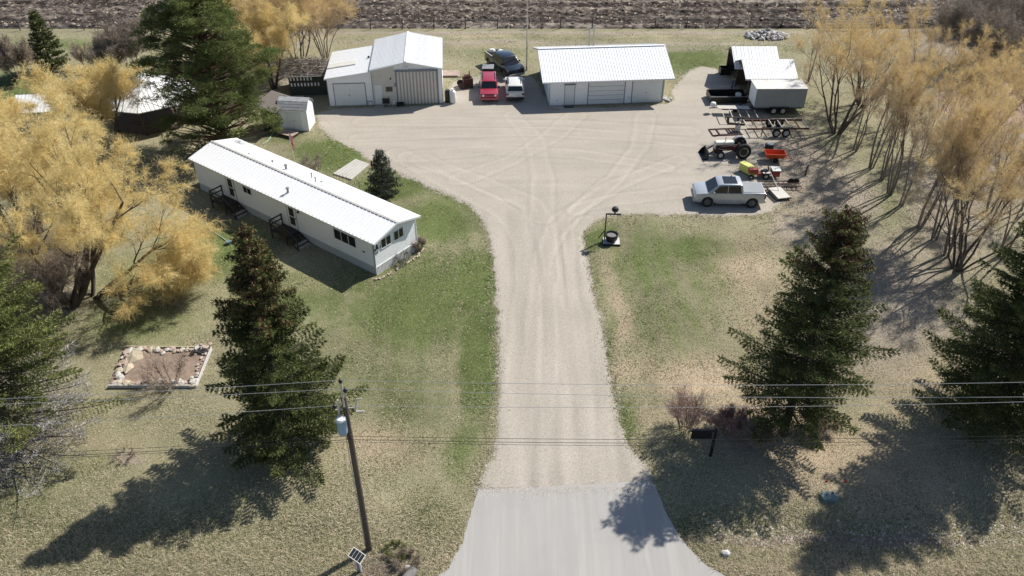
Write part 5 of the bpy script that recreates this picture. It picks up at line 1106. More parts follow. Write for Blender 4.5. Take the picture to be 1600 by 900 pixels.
# rusty engine/machine
rm_ = empty('rusty_machine', tuple(at(731, 136)), R(15), 'rusty old machine block between the workshop and the red car', 'machine')
B('block', (-.5, -.45, .25), (.5, .45, 1.05), M['rust'], rm_, .04); B('tank', (-.35, -.3, 1.05), (.3, .3, 1.3), M['rust'], rm_, .05)
for x in (-.45, .3): B('skid', (x, -.6, 0), (x + .12, .6, .249), M['rust_steel'], rm_)
for y in (-.5, .5): MB().lathe([(0, -.05), (.34, -.05), (.34, .05), (0, .05)], 14, Matrix.Translation((-.72, y, .36)) @ Matrix.Rotation(math.pi / 2, 4, 'X')).build('wheel', M['rust_steel'], rm_)
MB().tube((-.7, 0, .4), (-1.9, -.5, .1), .04, .04, 6).build('drawbar', M['rust_steel'], rm_); MB().tube((.2, 0, 1.3), (.2, 0, 1.75), .05, .05, 8).build('exhaust', M['rust'], rm_)
# tanks by the workshop corner
pt = empty('propane_tank', tuple(at(708, 161)), 0, 'white tank cylinder at the right front corner of the workshop', 'tank')
MB().lathe([(0, .05), (.28, .08), (.32, .2), (.32, 1.15), (.24, 1.3), (.1, 1.36), (0, 1.36)], 16).build('cylinder', M['plastic_white'], pt, smooth=True); MB().lathe([(.12, 1.34), (.14, 1.5), (.0, 1.5)], 10).build('valve_collar', M['plastic_white'], pt); MB().lathe([(.2, 0), (.24, .07), (.2, .07)], 12).build('foot_ring', M['pale_steel'], pt)
bk = empty('barrel', tuple(at(700, 159)), 0, 'black barrel between the workshop wall and the white tank', 'barrel'); MB().lathe([(0, 0), (.3, 0), (.3, 1.15), (.27, 1.2), (0, 1.2)], 14).build('drum', M['black'], bk, smooth=True); MB().lathe([(0, 1.21), (.2, 1.21), (.2, 1.26), (0, 1.26)], 12).build('cap', M['black'], bk)
pp_ = empty('plank_pile', tuple(at(703, 121)), R(2), 'weathered pinkish planks stacked behind the workshop corner', 'planks')
for i in range(5):
    for j in range(2): B('plank', (-.9 + j * .1, i * .3, .05 + j * .12), (1.1 - j * .2, i * .3 + .26, .1 + j * .12), M['stone_pink'], pp_)
# things in front of workshop
hp = empty('generator', tuple(at(604, 163)), 0, 'dark generator unit by the workshop window', 'generator'); B('body', (-.35, -.3, .2), (.35, .3, .75), M['black'], hp, .03); B('top', (-.3, -.25, .75), (.3, .25, .86), M['pale_steel'], hp, .02)
for x in (-.3, .3): B('skid', (x - .04, -.35, 0), (x + .04, .35, .199), M['pale_steel'], hp)
ch = empty('garden_chair', tuple(at(579, 163)), R(-90), 'grey round-backed chair between the lean-to door and workshop door', 'chair'); B('seat', (-.25, -.25, .4), (.25, .25, .45), M['trim_grey'], ch, .01)
MB().lathe([(0, 0), (.30, 0), (.30, .04), (0, .04)], 14, Matrix.Translation((-.25, 0, .78)) @ Matrix.Rotation(math.pi / 2, 4, 'Y')).build('backrest', M['trim_grey'], ch)
for x in (-.22, .18):
    for y in (-.22, .18): B('leg', (x, y, 0), (x + .04, y + .04, .399), M['trim_grey'], ch)
pl = empty('planter', tuple(at(616, 163)), 0, 'white pot with dry plant by the left post of the sliding doors', 'planter'); MB().lathe([(0, 0), (.16, 0), (.22, .5), (.18, .52), (0, .45)], 12).build('pot', M['plastic_white'], pl); MB().tube((0, 0, .45), (.05, 0, .85), .03, .01, 5).build('stem', M['bark_grey'], pl); MB().tube((0, 0, .45), (-.1, .05, .8), .02, .01, 5).build('stem', M['bark_grey'], pl)
tb = empty('storage_tub', tuple(at(626, 165)), R(10), 'low black tub at the foot of the tall sliding doors', 'tub'); mb = MB().box((-.35, -.2, 0), (.35, .2, .05)).box((-.35, -.2, .05), (-.31, .2, .3)).box((.31, -.2, .05), (.35, .2, .3)).box((-.309, -.2, .05), (.309, -.16, .3)).box((-.309, .16, .05), (.309, .2, .3)); mb.build('tub', M['black'], tb)
dm = B('door_mat', (-.5, -.25, .03), (.5, .25, .055), M['black'], None, .005); dm.location = at(889, 167.5); dm.rotation_euler.z = R(4); tag(dm, 'black mat in front of the narrow garage door', 'mat')
sp = empty('stones_and_shoes', tuple(at(865, 171)), 0, 'few small brown stones on the gravel before the garage', 'stones')
for i in range(5):
    o = link('stone', rock_mesh(i), M['stone_pink'], sp); o.location = (-.5 + i * .24, random.Random(i).uniform(-.2, .2), .08); o.scale = (.26, .2, .2)
wr_ = empty('white_rocks', tuple(at(1042, 157)), 0, 'heap of white rocks at the right front corner of the garage', 'rocks')
for i in range(12):
    r_ = random.Random(i + 40); o = link('stone', rock_mesh(i + 3), M['stone_white'], wr_); o.location = (r_.uniform(-.5, .5), r_.uniform(-.3, .9), .12); s_ = r_.uniform(.25, .5); o.scale = (s_, s_, s_)

# ---- trailers, tractor, implements
et = empty('enclosed_trailer', tuple(at(1176, 179)), R(0.5), 'grey enclosed box trailer with twin axles beside the open dark shed', 'trailer')
EW = 4.9; B('box', (0, 0, .75), (EW, 2.25, 2.62), M['grey_trailer'], et, .02); B('roof', (-.1, -.06, 2.62), (EW + .05, 2.3, 2.68), M['roof_old'], et, .015)
B('front_skin', (-.012, .05, .8), (-.001, 2.2, 2.58), M['siding'], et); B('trim', (-.02, -.02, .70), (EW + .02, .02, .78), M['trim_grey'], et)
for i in range(1, 5): B('seam', (i * .98, -.012, .8), (i * .98 + .03, -.0, 2.6), M['grey_trailer'], et)
for x in (2.0, 2.9): wheel(et, x, .05, .36, .22, 'rim_white', -1)
for x in (2.0, 2.9): wheel(et, x, 2.2, .36, .22, 'rim_white', 1)
MB().bar((1.5, -.10, .80), (3.4, -.10, .80), .1, .05).build('mudguard', M['black'], et); B('chassis', (.1, .2, .5), (EW - .1, 2.05, .749), M['black'], et)
MB().bar((0, .4, .55), (-1.2, 1.1, .5), .08).bar((0, 1.8, .55), (-1.2, 1.1, .5), .08).build('drawbar', M['black'], et)
B('rear_bumper', (EW + .02, .1, .6), (EW + .2, 2.1, .68), M['pale_steel'], et)
gt2 = empty('gooseneck_trailer', tuple(at(1192, 213)), R(1), 'rusty red flatbed trailer frame with cross bars and twin axles', 'trailer')
for y in (0, 1.9): MB().bar((-1.6, y, .75), (4.2, y, .75), .08, .16).build('side_rail', M['rust'], gt2)
for i in range(8): MB().bar((-1.5 + i * .8, .05, .80), (-1.5 + i * .8, 1.85, .80), .07, .08).build('cross_bar', M['pale_steel' if i in (0, 3, 4, 5, 7) else 'rust'], gt2)
for x in (1.15, 2.05):
    for y, s_ in ((-.15, -1), (2.05, 1)): wheel(gt2, x, y, .40, .24, 'rim_white', s_)
MB().bar((.6, -.15, .92), (2.6, -.15, .92), .26, .03).build('mudguard', M['black'], gt2); MB().bar((-1.6, .95, .75), (-3.2, .95, .9), .12, .2).bar((-3.2, .95, .9), (-3.3, .95, 1.6), .2).build('gooseneck', M['rust_steel'], gt2); MB().tube((-.2, -.1, 0), (-.2, -.1, .75), .04, .04, 6).build('jack', M['black'], gt2)
MB().bar((1.2, 1.98, .84), (3.2, 1.98, .84), .05).build('pale_strip', M['pale_steel'], gt2)
ut = empty('utility_trailer', tuple(at(1131, 186)), R(-2), 'small flat trailer with pale deck edge and cross bars left of the box trailer', 'trailer')
B('deck', (-.5, .9, .62), (2.6, 1.7, .68), M['concrete'], ut, .01)
for y in (-.95, .88): MB().bar((-.2, y, .6), (3.0, y, .6), .07).build('side_rail', M['rust_steel'], ut)
for i in range(5): MB().bar((-.2 + i * .8, -.93, .6), (-.2 + i * .8, .86, .6), .06).build('cross_bar', M['pale_steel'], ut)
for y, s_ in ((-.9, -1), (1.75, 1)): wheel(ut, 1.4, y, .33, .2, 'rim_white', s_)
MB().bar((-.5, 1.3, .6), (-1.3, 1.3, .55), .07).build('tongue', M['rust_steel'], ut); MB().lathe([(0, 0), (.24, .05), (.3, .25), (.22, .45), (0, .52)], 12, Matrix.Translation((-.9, 1.5, .6))).build('white_tank', M['plastic_white'], ut, smooth=True)
b2 = empty('dump_box', tuple(at(1134, 163)), R(1), 'long low black steel box in front of the nearer open shed', 'box'); mb = MB()
for a_, b_ in (((-1.6, 0, .15), (2.1, .06, .75)), ((-1.6, 2.0, .15), (2.1, 2.06, .75)), ((-1.6, .061, .15), (-1.54, 1.999, .75)), ((2.04, .061, .15), (2.1, 1.999, .75)), ((-1.539, .061, .15), (2.039, 1.999, .2))): mb.box(a_, b_)
mb.build('tray', M['black'], b2); MB().bar((-1.6, .03, .78), (2.1, .03, .78), .07, .03).build('rim_strip', M['brass'], b2); B('skid', (-1.4, .3, 0), (1.9, 1.7, .149), M['rust_steel'], b2)
rk = empty('steel_rack', tuple(at(1113, 213)), R(5), 'rusty ladder-like steel frame lying on the gravel left of the flatbed', 'rack')
for y in (0, 1.35): MB().bar((0, y, .08), (2.9, y, .08), .08).build('side_rail', M['rust'], rk)
for x in (.06, .75, 1.7, 1.95, 2.25, 2.5, 2.8): MB().bar((x, .04, .09), (x, 1.31, .09), .06).build('rung', M['rust'], rk)
wb = empty('white_bin', tuple(at(1152, 205)), 0, 'white drum standing at the end of the rusty ladder frame', 'barrel'); MB().lathe([(0, 0), (.24, .0), (.27, .1), (.27, .75), (.2, .88), (0, .9)], 14).build('drum', M['rim_white'], wb, smooth=True); MB().lathe([(0, .9), (.1, .9), (.1, .96), (0, .96)], 10).build('cap', M['brass'], wb)

# tractor with loader: local +x = front
tc = empty('farm_tractor', (at(1143, 249).x + .25, at(1143, 249).y + .75, 0), R(183), 'old white and dark red tractor with a black front loader bucket', 'tractor')
tc.scale = (.9, .9, .95)
B('hood', (.1, -.30, 1.20), (1.95, .30, 1.52), M['trac_white'], tc, .07); B('grille', (1.9, -.28, .75), (2.0, .28, 1.42), M['trac_white'], tc, .03); B('engine', (.2, -.24, .6), (1.88, .24, 1.19), M['trac_red'], tc, .03)
B('transmission', (-.75, -.26, .55), (.2, .26, 1.05), M['trac_red'], tc, .03); B('platform', (-.5, -.5, .72), (.1, .5, .78), M['trac_red'], tc)
for y in (-.78, .78): wheel(tc, -.75, y, .75, .38, 'rim_white', 1 if y > 0 else -1, .60)
for y in (-.78, .78): MB().tube((-.75, y * 1.10 - .10 * (1 if y > 0 else -1), .75), (-.75, y * 1.26, .75), .36, .34, 16).build('hub', M['black'], tc)
for y in (-.68, .68): wheel(tc, 1.45, y, .40, .24, 'rim_white', 1 if y > 0 else -1, .55)
for y in (-.78,):
    pts = [(-.75 + .85 * math.cos(a_), .80 + .85 * math.sin(a_)) for a_ in np.linspace(.25, 2.5, 9)]; mb = MB()
    for (xa, za), (xb, zb) in zip(pts[:-1], pts[1:]): mb.add([(xa, y - .2, za), (xa, y + .2, za), (xb, y + .2, zb), (xb, y - .2, zb), (xa, y - .2, za - .03), (xa, y + .2, za - .03), (xb, y + .2, zb - .03), (xb, y - .2, zb - .03)], [(0, 1, 2, 3), (7, 6, 5, 4), (0, 4, 5, 1), (1, 5, 6, 2), (2, 6, 7, 3), (3, 7, 4, 0)])
    mb.build('fender', M['trac_white'], tc)
B('axle', (1.35, -.6, .36), (1.55, .6, .5), M['trac_red'], tc); B('seat', (-.75, -.24, 1.15), (-.35, .24, 1.24), M['black'], tc, .03); B('backrest', (-.8, -.22, 1.24), (-.74, .22, 1.5), M['black'], tc, .02)
B('seat_post', (-.62, -.08, 1.05), (-.48, .08, 1.149), M['black'], tc)
mb = MB(); 
for i in range(12): mb.tube((-.05 + .04 * math.sin(i * .524), .2 * math.cos(i * .524), 1.62 + .12 * math.sin(i * .524)), (-.05 + .04 * math.sin((i + 1) * .524), .2 * math.cos((i + 1) * .524), 1.62 + .12 * math.sin((i + 1) * .524)), .018, .018, 5, False)
mb.tube((.12, 0, 1.45), (-.05, 0, 1.62), .02, .02, 5).build('steering_wheel', M['black'], tc)
MB().tube((1.0, .12, 1.5), (1.0, .12, 2.0), .035, .035, 8).build('exhaust', M['black'], tc)
for y in (-.48, .48):
    MB().bar((-.05, y, 1.28), (1.6, y, 1.10), .09, .11).bar((1.6, y, 1.10), (2.6, y, .45), .09, .11).build('loader_arm', M['rust_steel'], tc); MB().tube((.3, y, .7), (1.7, y, .95), .04, .03, 6).build('cylinder', M['pale_steel'], tc); MB().bar((0, y, .6), (-.05, y, 1.3), .12).build('loader_post', M['rust_steel'], tc)
MB().bar((2.55, -.48, .5), (2.55, .48, .5), .09).build('cross_tube', M['rust_steel'], tc)
bp = [(2.62, .72), (2.70, .10), (2.80, .03), (3.32, .03), (3.32, .06), (2.84, .09), (2.76, .16), (2.68, .74)]
bkt = MB().prism(bp, lambda p: (p[0], -.85, p[1]), lambda p: (p[0], .85, p[1])).build('bucket', M['black'], tc)
for y in (-.87, .84): MB().prism([(2.62, .72), (2.70, .06), (2.8, .0), (3.3, .0), (3.0, .45)], lambda p: (p[0], y, p[1]), lambda p: (p[0], y + .03, p[1])).build('side_plate', M['black'], bkt)
B('cutting_edge', (3.28, -.84, .02), (3.38, .84, .05), M['pale_steel'], bkt)
# red garden tractor with yellow box
gm = empty('garden_tractor', tuple(at(1186, 277)), R(178), 'red garden tractor with white seat and fenders above the pickup', 'garden tractor')
B('hood', (.2, -.24, .45), (1.0, .24, .85), M['mower_red'], gm, .05); B('frame', (-.8, -.2, .3), (.3, .2, .45), M['mower_red'], gm); B('fender', (-.75, -.46, .58), (-.15, -.2, .64), M['rim_white'], gm, .02); B('fender', (-.75, .2, .58), (-.15, .46, .64), M['rim_white'], gm, .02)
B('seat', (-.6, -.2, .66), (-.25, .2, .76), M['black'], gm, .03); B('backrest', (-.66, -.2, .76), (-.6, .2, 1.05), M['black'], gm, .02); MB().tube((.2, 0, .8), (.0, 0, 1.05), .02, .02, 6).lathe([(.15, -.015), (.17, 0), (.15, .015), (.13, 0), (.15, -.015)], 12, Matrix.Translation((0, 0, 1.05)) @ Matrix.Rotation(-.6, 4, 'Y')).build('steering_wheel', M['black'], gm)
for x, y, r_ in ((-.45, -.38, .30), (-.45, .38, .30), (.8, -.36, .2), (.8, .36, .2)): wheel(gm, x, y, r_, .2, 'rim_white', 1 if y > 0 else -1, .5)
B('rear_box', (-1.6, -.4, .25), (-.95, .4, .8), M['mower_red'], gm, .03); B('box_lid', (-1.65, -.42, .8), (-.92, .42, .86), M['plastic_white'], gm, .01); B('hitch', (-.95, -.05, .3), (-.8, .05, .36), M['black'], gm)
yb = empty('yellow_box', tuple(at(1167, 271)), R(-58), 'pale yellow metal box between the tractor rear wheel and the red mower', 'box'); B('body', (-.75, -.28, .12), (.75, .28, .78), M['yellow'], yb, .03); B('lid', (-.78, -.31, .78), (.78, .31, .83), M['yellow'], yb, .01)
for x in (-.6, .5): B('skid', (x, -.26, 0), (x + .1, .26, .119), M['black'], yb)
oc = empty('dump_cart', tuple(at(1208, 251)), R(-4), 'orange two-wheeled dump cart beside the black barrel', 'cart'); mb = MB()
zt_ = .85
mb.add([(-.75, -.42, .42), (.75, -.42, .42), (.75, .42, .42), (-.75, .42, .42), (-.85, -.52, zt_), (.95, -.52, zt_), (.95, .52, zt_), (-.85, .52, zt_), (-.80, -.47, zt_), (.90, -.47, zt_), (.90, .47, zt_), (-.80, .47, zt_), (-.70, -.38, .46), (.70, -.38, .46), (.70, .38, .46), (-.70, .38, .46)],
       [(3, 2, 1, 0), (0, 1, 5, 4), (1, 2, 6, 5), (2, 3, 7, 6), (3, 0, 4, 7), (4, 5, 9, 8), (5, 6, 10, 9), (6, 7, 11, 10), (7, 4, 8, 11), (9, 13, 12, 8), (10, 14, 13, 9), (11, 15, 14, 10), (8, 12, 15, 11), (12, 13, 14, 15)]); mb.build('tub', M['orange'], oc)
for i in range(4): B('rib', (-.55 + i * .36, -.535, .45), (-.50 + i * .36, -.45, zt_), M['orange'], oc)
for y in (-.45, .45): wheel(oc, .1, y, .24, .14, 'black', 1 if y > 0 else -1)
MB().bar((.7, 0, .4), (1.6, 0, .25), .06).build('tow_bar', M['orange'], oc)
cb = empty('barrel', tuple(at(1200, 239)), 0, 'black barrel with a white lid behind the orange cart', 'barrel'); MB().lathe([(0, 0), (.36, 0), (.4, .3), (.4, .85), (.36, .9), (0, .9)], 16).build('drum', M['black'], cb, smooth=True); MB().lathe([(0, .97), (.25, .96), (.32, .91), (0, .905)], 14, Matrix.Translation((.08, .05, 0))).build('lid', M['rim_white'], cb)
hr = empty('harrow', tuple(at(1220, 292)), R(1), 'dark steel drag implement lying behind the silver pickup', 'implement')
for y in (-.45, .0, .45): MB().bar((-1.9, y, .3), (1.5, y, .3), .08).build('beam', M['rust_steel'], hr)
for i in range(9): MB().bar((-1.8 + i * .4, -.5, .3), (-1.8 + i * .4, .5, .3), .05, .06).build('cross_bar', M['rust_steel'], hr)
for i in range(10): MB().tube((-1.7 + i * .36, -.4, .3), (-1.65 + i * .36, -.5, .0), .025, .015, 5).build('tine', M['rust_steel'], hr)
for x in (.9, 1.3): MB().lathe([(0, -.06), (.28, -.06), (.28, .06), (0, .06)], 12, Matrix.Translation((x, .3, .36)) @ Matrix.Rotation(math.pi / 2, 4, 'X')).build('wheel', M['black'], hr)
# low deck lift / platform with mast
lf = empty('platform_cart', tuple(at(1217, 306)), R(12), 'flat grey platform cart with a slanting white pole behind the pickup', 'cart')
B('deck', (-.55, -.85, .22), (.55, .95, .30), M['pale_steel'], lf, .02)
MB().bar((-.62, -.9, .18), (-.62, 1.0, .18), .08).build('side_rail', M['black'], lf); MB().bar((.60, -.9, .18), (.60, 1.0, .18), .08).build('side_rail', M['black'], lf); MB().bar((-.85, -1.0, .1), (-.95, 1.0, .1), .07).build('loose_rail', M['black'], lf)
MB().tube((.1, .3, .3), (-.35, 1.5, 1.5), .03, .03, 6).build('pole', M['plastic_white'], lf)
for x in (-.55, .55):
    for y in (-.7, .7): MB().lathe([(0, -.05), (.12, -.05), (.12, .05), (0, .05)], 10, Matrix.Translation((x * .85, y, .12)) @ Matrix.Rotation(math.pi / 2, 4, 'Y')).build('wheel', M['rubber'], lf)
st2 = empty('tree_stump', tuple(at(1258, 274)), 0, 'small dead stump standing in the litter right of the red mower', 'stump'); MB().tube((0, 0, 0), (.08, .05, 1.0), .09, .05, 7).tube((.05, .03, .5), (-.3, 0, .3), .05, .03, 6).build('trunk', M['bark'], st2)
# ground hose and concrete walkway
wk = empty('walkway', (0, 0, 0), 0, 'pale concrete plank walkway between mobile home and gravel', 'walkway')
a0, a1, b0, b1 = at(528, 268), at(556, 250), at(556, 277), at(578, 258)
for i in range(6):
    f0, f1 = i / 6, (i + 1) / 6 - .012; P4 = [a0.lerp(b0, f0), a1.lerp(b1, f0), a1.lerp(b1, f1), a0.lerp(b0, f1)]; e = (P4[1] - P4[0]) * .25; P4[0] = P4[0] - e; P4[3] = P4[3] - e
    MB().prism([(p.x, p.y) for p in P4], lambda p: (p[0], p[1], .02), lambda p: (p[0], p[1], .12)).build('plank', M['concrete'], wk)
# pink flag on a slanted pole behind the mobile home
fl = empty('garden_flag', tuple(at(460, 248)), 0, 'pink and red flag hanging from a slanted pole behind the mobile home', 'flag')
MB().tube((0, 0, 0), (-.15, .1, 2.4), .025, .02, 6).build('pole', M['plastic_white'], fl)
for i in range(6):
    MB().add([(-.13 + .0, .1, 2.35 - i * .22), (.20 - .02 * i, .0 + .05 * (i % 2), 2.15 - i * .25), (.19 - .02 * i, .0, 1.93 - i * .25), (-.12, .1, 2.14 - i * .22)], [(0, 1, 2, 3)]).build('stripe', M['flag_red' if i == 3 else 'flag_pink'], fl)
fp = empty('flagpole', tuple(at(823, 110)), 0, 'tall thin white mast beside the garage and dark pickup', 'mast'); MB().tube((0, 0, 0), (0, 0, 13), .07, .04, 8).build('pole', M['pale_steel'], fp); MB().tube((0, 0, 0), (0, 0, .5), .14, .12, 8).build('base', M['concrete'], fp)
for z in (2.5, 5): MB().tube((-.15, 0, z), (.15, 0, z), .03, .03, 6).build('cleat', M['rust_steel'], fp)
# bird house
bh = empty('bird_house', tuple(at(219, 108)), R(20), 'blue and white bird house on a tall post near the bare shrubs', 'bird house'); MB().tube((0, 0, 0), (0, 0, 3.4), .07, .06, 8).build('post', M['bark_grey'], bh)
B('box', (-.38, -.3, 3.4), (.38, .3, 3.8), M['plastic_white'], bh); B('floor', (-.45, -.36, 3.36), (.45, .36, 3.40), M['blue_bike'], bh); MB().prism([(-.36, 3.8), (.36, 3.8), (0, 4.15)], lambda p: (-.45, p[0], p[1]), lambda p: (.45, p[0], p[1])).build('roof', M['plastic_white'], bh)
for x in (-.2, .2): MB().tube((x, -.31, 3.6), (x, -.295, 3.6), .06, .06, 8).build('hole', M['black'], bh)
# back fence
fe = empty('wire_fence', (0, 0, 0), 0, 'long low wire fence with dark posts along the ploughed field', 'fence'); fy = lambda x: 98.55 + (x + 75) * .011
pm_ = MB().tube((0, 0, -.1), (0, 0, 1.35), .075, .06, 6).build('post', M['bark'], fe); xs_ = np.arange(-72, 74, 3.9); pm_.location = (xs_[0], fy(xs_[0]), 0)
for i, x in enumerate(xs_[1:]):
    c = pm_.copy(); C.objects.link(c); c.parent = fe; c.location = (x, fy(x), 0); c.rotation_euler = (random.Random(i).uniform(-.05, .05), random.Random(i + 9).uniform(-.06, .06), 0)
for z in (.35, .75, 1.15): MB().tube((-72, fy(-72) - .06, z), (72, fy(72) - .06, z), .014, .014, 4).build('wire', M['brass'], fe)
ga = empty('pipe_gate', (44.5, 99.2, 0), R(2), 'white pipe gate at the end of the fence behind the row trees', 'gate')
for z in (.35, .7, 1.05, 1.35): MB().tube((-6, 0, z), (0, 0, z), .05, .05, 6).build('bar', M['pale_steel'], ga)
for x in (-6, -3, 0): MB().tube((x, 0, 0), (x, 0, 1.5), .07, .07, 6).build('post', M['pale_steel'], ga)
# rock pile by the fence
rp_ = empty('rock_pile', tuple(at(1197, 57)), 0, 'long pile of grey and white field rocks by the back fence', 'rocks'); rr_ = random.Random(8); RM = [rock_mesh(100 + i, .75) for i in range(8)]
for i, me in enumerate(RM): me.materials.append(M[('stone_white', 'stone_white', 'concrete', 'stone_white', 'stone_dark', 'stone_white', 'concrete', 'stone_dark')[i]])
for i in range(260):
    a_ = rr_.uniform(0, 6.283); q_ = rr_.random() ** .55; x = 2.7 * q_ * math.cos(a_); y = 1.5 * q_ * math.sin(a_); o = bpy.data.objects.new('rock', RM[i % 8]); C.objects.link(o); o.parent = rp_; s_ = rr_.uniform(.28, .62)
    o.location = (x, y, .1 + .75 * (1 - q_) * rr_.uniform(.5, 1)); o.rotation_euler = (rr_.uniform(-.5, .5), rr_.uniform(-.5, .5), rr_.uniform(0, 6)); o.scale = (s_, s_ * rr_.uniform(.7, 1), s_ * .9)
# pink rubble mound
V_, q_ = gridmesh(np.arange(-6, 6.1, .35), np.arange(-7, 7.1, .35), lambda x, y: 1.9 * np.exp(-(x / 2.6) ** 2 - (y / 3.4) ** 2) * (.75 + .5 * vnoise(x, y, 1.1, 4)) - .12 + .12 * vnoise(x, y, .5, 9))
M['mound'] = pm('pink_clay', (.42, .29, .25), .95, 0, .4, 1.2, .05)
o = mesh_np('clay_mound', V_, q_, M['mound'], None); o.location = at(1555, 160); o.rotation_euler = (0, 0, R(-55)); tag(o, 'mound of pinkish clay and rubble behind the eastern row of trees', 'mound')
# stone bed
gb = empty('stone_bed', (0, 0, 0), 0, 'raised flower bed edged with pale stones and white timber', 'flower bed'); c4 = [at(170, 606), at(307, 606), at(331, 546), at(196, 545)]
V_ = []; 
M['bed_soil'] = pm('bed_soil', (.25, .185, .145), .95, 0, .45, 2.5, .02, dirt=(.36, .26, .17))
MB().prism([(p.x, p.y) for p in c4], lambda p: (p[0], p[1], -.05), lambda p: (p[0], p[1], .11)).build('soil', M['bed_soil'], gb)
for a_, b_, m_ in ((c4[0], c4[1], 'stone_white'), (c4[1], c4[2], 'stone_white'), (c4[3], c4[2], 'stone_tan')): MB().bar(a_ + Vector((0, 0, .10)), b_ + Vector((0, 0, .10)), .07, .26).build('edging_board', M[m_], gb)
RS = [rock_mesh(200 + i, .45) for i in range(9)]
for i, me in enumerate(RS): me.materials.append(M[('stone_pink', 'stone_tan', 'concrete')[i % 3]])
def bedstone(p, s_, k_, z=.18):
    o = bpy.data.objects.new('stone', RS[k_ % 9]); C.objects.link(o); o.parent = gb; o.location = (p.x, p.y, z); o.rotation_euler = (rr_.uniform(-.2, .2), rr_.uniform(-.2, .2), rr_.uniform(0, 6)); o.scale = (s_, s_ * rr_.uniform(.6, 1), s_ * .8)
for e_, n_, w_, smin, smax in (((c4[3], c4[2]), 30, .45, .25, .6), ((c4[0], c4[3]), 20, .5, .3, .7), ((c4[0], c4[1]), 22, .35, .25, .75), ((c4[1], c4[2]), 14, .3, .18, .32)):
    ctr = sum(c4, Vector()) / 4
    for i in range(n_):
        f_ = (i + rr_.random()) / n_; p = e_[0].lerp(e_[1], f_); p = p + (ctr - p).normalized() * rr_.uniform(.15, w_ + .15); bedstone(p, rr_.uniform(smin, smax), rr_.randint(0, 8))
for i in range(26): p = c4[2].lerp(sum(c4, Vector()) / 4, rr_.uniform(.06, .26)) + Vector((rr_.uniform(-.5, .3), rr_.uniform(-.2, .3), 0)); bedstone(p, rr_.uniform(.22, .42), rr_.choice((0, 3, 6, 2)), rr_.uniform(.18, .5))
for i in range(16): p = c4[1] + Vector((rr_.uniform(-1.3, -.15), rr_.uniform(.1, .6), 0)); bedstone(p, rr_.uniform(.22, .4), 2 + 3 * rr_.randint(0, 2), rr_.uniform(.16, .3))
bedstone(c4[3].lerp(c4[0], .3) + Vector((.9, 0, 0)), 1.6, 1, .16); bedstone(c4[3].lerp(c4[0], .55) + Vector((.8, 0, 0)), 1.2, 4, .15)
# stone border in front of the mobile home
sbd = empty('stone_border', (0, 0, 0), 0, 'curved row of pale stones along the front end of the mobile home', 'stones'); rb = [at(588, 437), at(605, 430), at(625, 418), at(642, 408), at(655, 398), at(661, 385)]
cp = catmull([(p.x, p.y) for p in rb], 6, False)
for i in range(len(cp)):
    if rr_.random() < .15: continue
    o = bpy.data.objects.new('stone', RS[rr_.choice((1, 4, 7, 0))]); C.objects.link(o); o.parent = sbd; s_ = rr_.uniform(.25, .42); o.location = (cp[i][0] + rr_.uniform(-.08, .08), cp[i][1] + rr_.uniform(-.08, .08), .06); o.rotation_euler = (0, 0, rr_.uniform(0, 6)); o.scale = (s_, s_ * .7, s_ * .8)
shrub(630, 410, .7, .7, M['dead_twig'], 'leafless grey bush against the front skirting of the mobile home', 91, 8, 3, tl=(.1, .25), w=.012); shrub(652, 388, .7, .6, M['bare_twig'], 'bare bush at the far front corner of the mobile home', 93, 10, 5, tl=(.1, .3))
# yard ornament: pump kettle stand
yo = empty('yard_ornament', tuple(at(955, 378)), R(-3), 'black kettle on a white slab under a bent pipe stand at the lawn corner', 'ornament')
B('slab', (-.62, -.50, 0), (.62, .50, .10), M['stone_white'], yo, .01); B('front_board', (-.66, -.56, 0), (.66, -.501, .13), M['black'], yo)
MB().lathe([(0, .14), (.34, .14), (.44, .3), (.46, .62), (.50, .66), (.50, .72), (.42, .72), (.38, .6), (.0, .58)], 20).build('kettle', M['black'], yo, smooth=True); MB().lathe([(0, .585), (.36, .605), (0, .62)], 14).build('soil', M['stone_dark'], yo)
MB().bar((-.52, .1, .1), (-.52, .1, 2.35), .09).bar((-.56, .1, 2.38), (.56, .1, 2.38), .09).build('pipe_stand', M['black'], yo)
MB().tube((.1, .1, 2.4), (.1, .1, 2.62), .06, .06, 8).lathe([(0, 2.6), (.22, 2.66), (.28, 2.8), (.18, 2.96), (0, 3.0)], 12, Matrix.Translation((.1, .1, 0))).build('pump_head', M['black'], yo); MB().tube((-.58, .1, .9), (-1.0, -.1, .35), .04, .04, 6).build('handle', M['black'], yo)
# dark sign / mailbox beside the red shrub
sg = empty('sign_board', tuple(at(1110, 712)), R(0), 'dark hanging sign on a black post beside the reddish shrub', 'sign'); B('post', (-.07, -.07, -.05), (.07, .07, 2.1), M['black'], sg); B('arm', (-1.35, -.05, 1.90), (-.071, .05, 2.0), M['black'], sg); B('board', (-1.25, -.03, 1.35), (-.15, .03, 1.86), M['black'], sg)
for x in (-1.1, -.35): MB().tube((x, 0, 1.86), (x, 0, 1.9), .015, .015, 5).build('link', M['black'], sg)
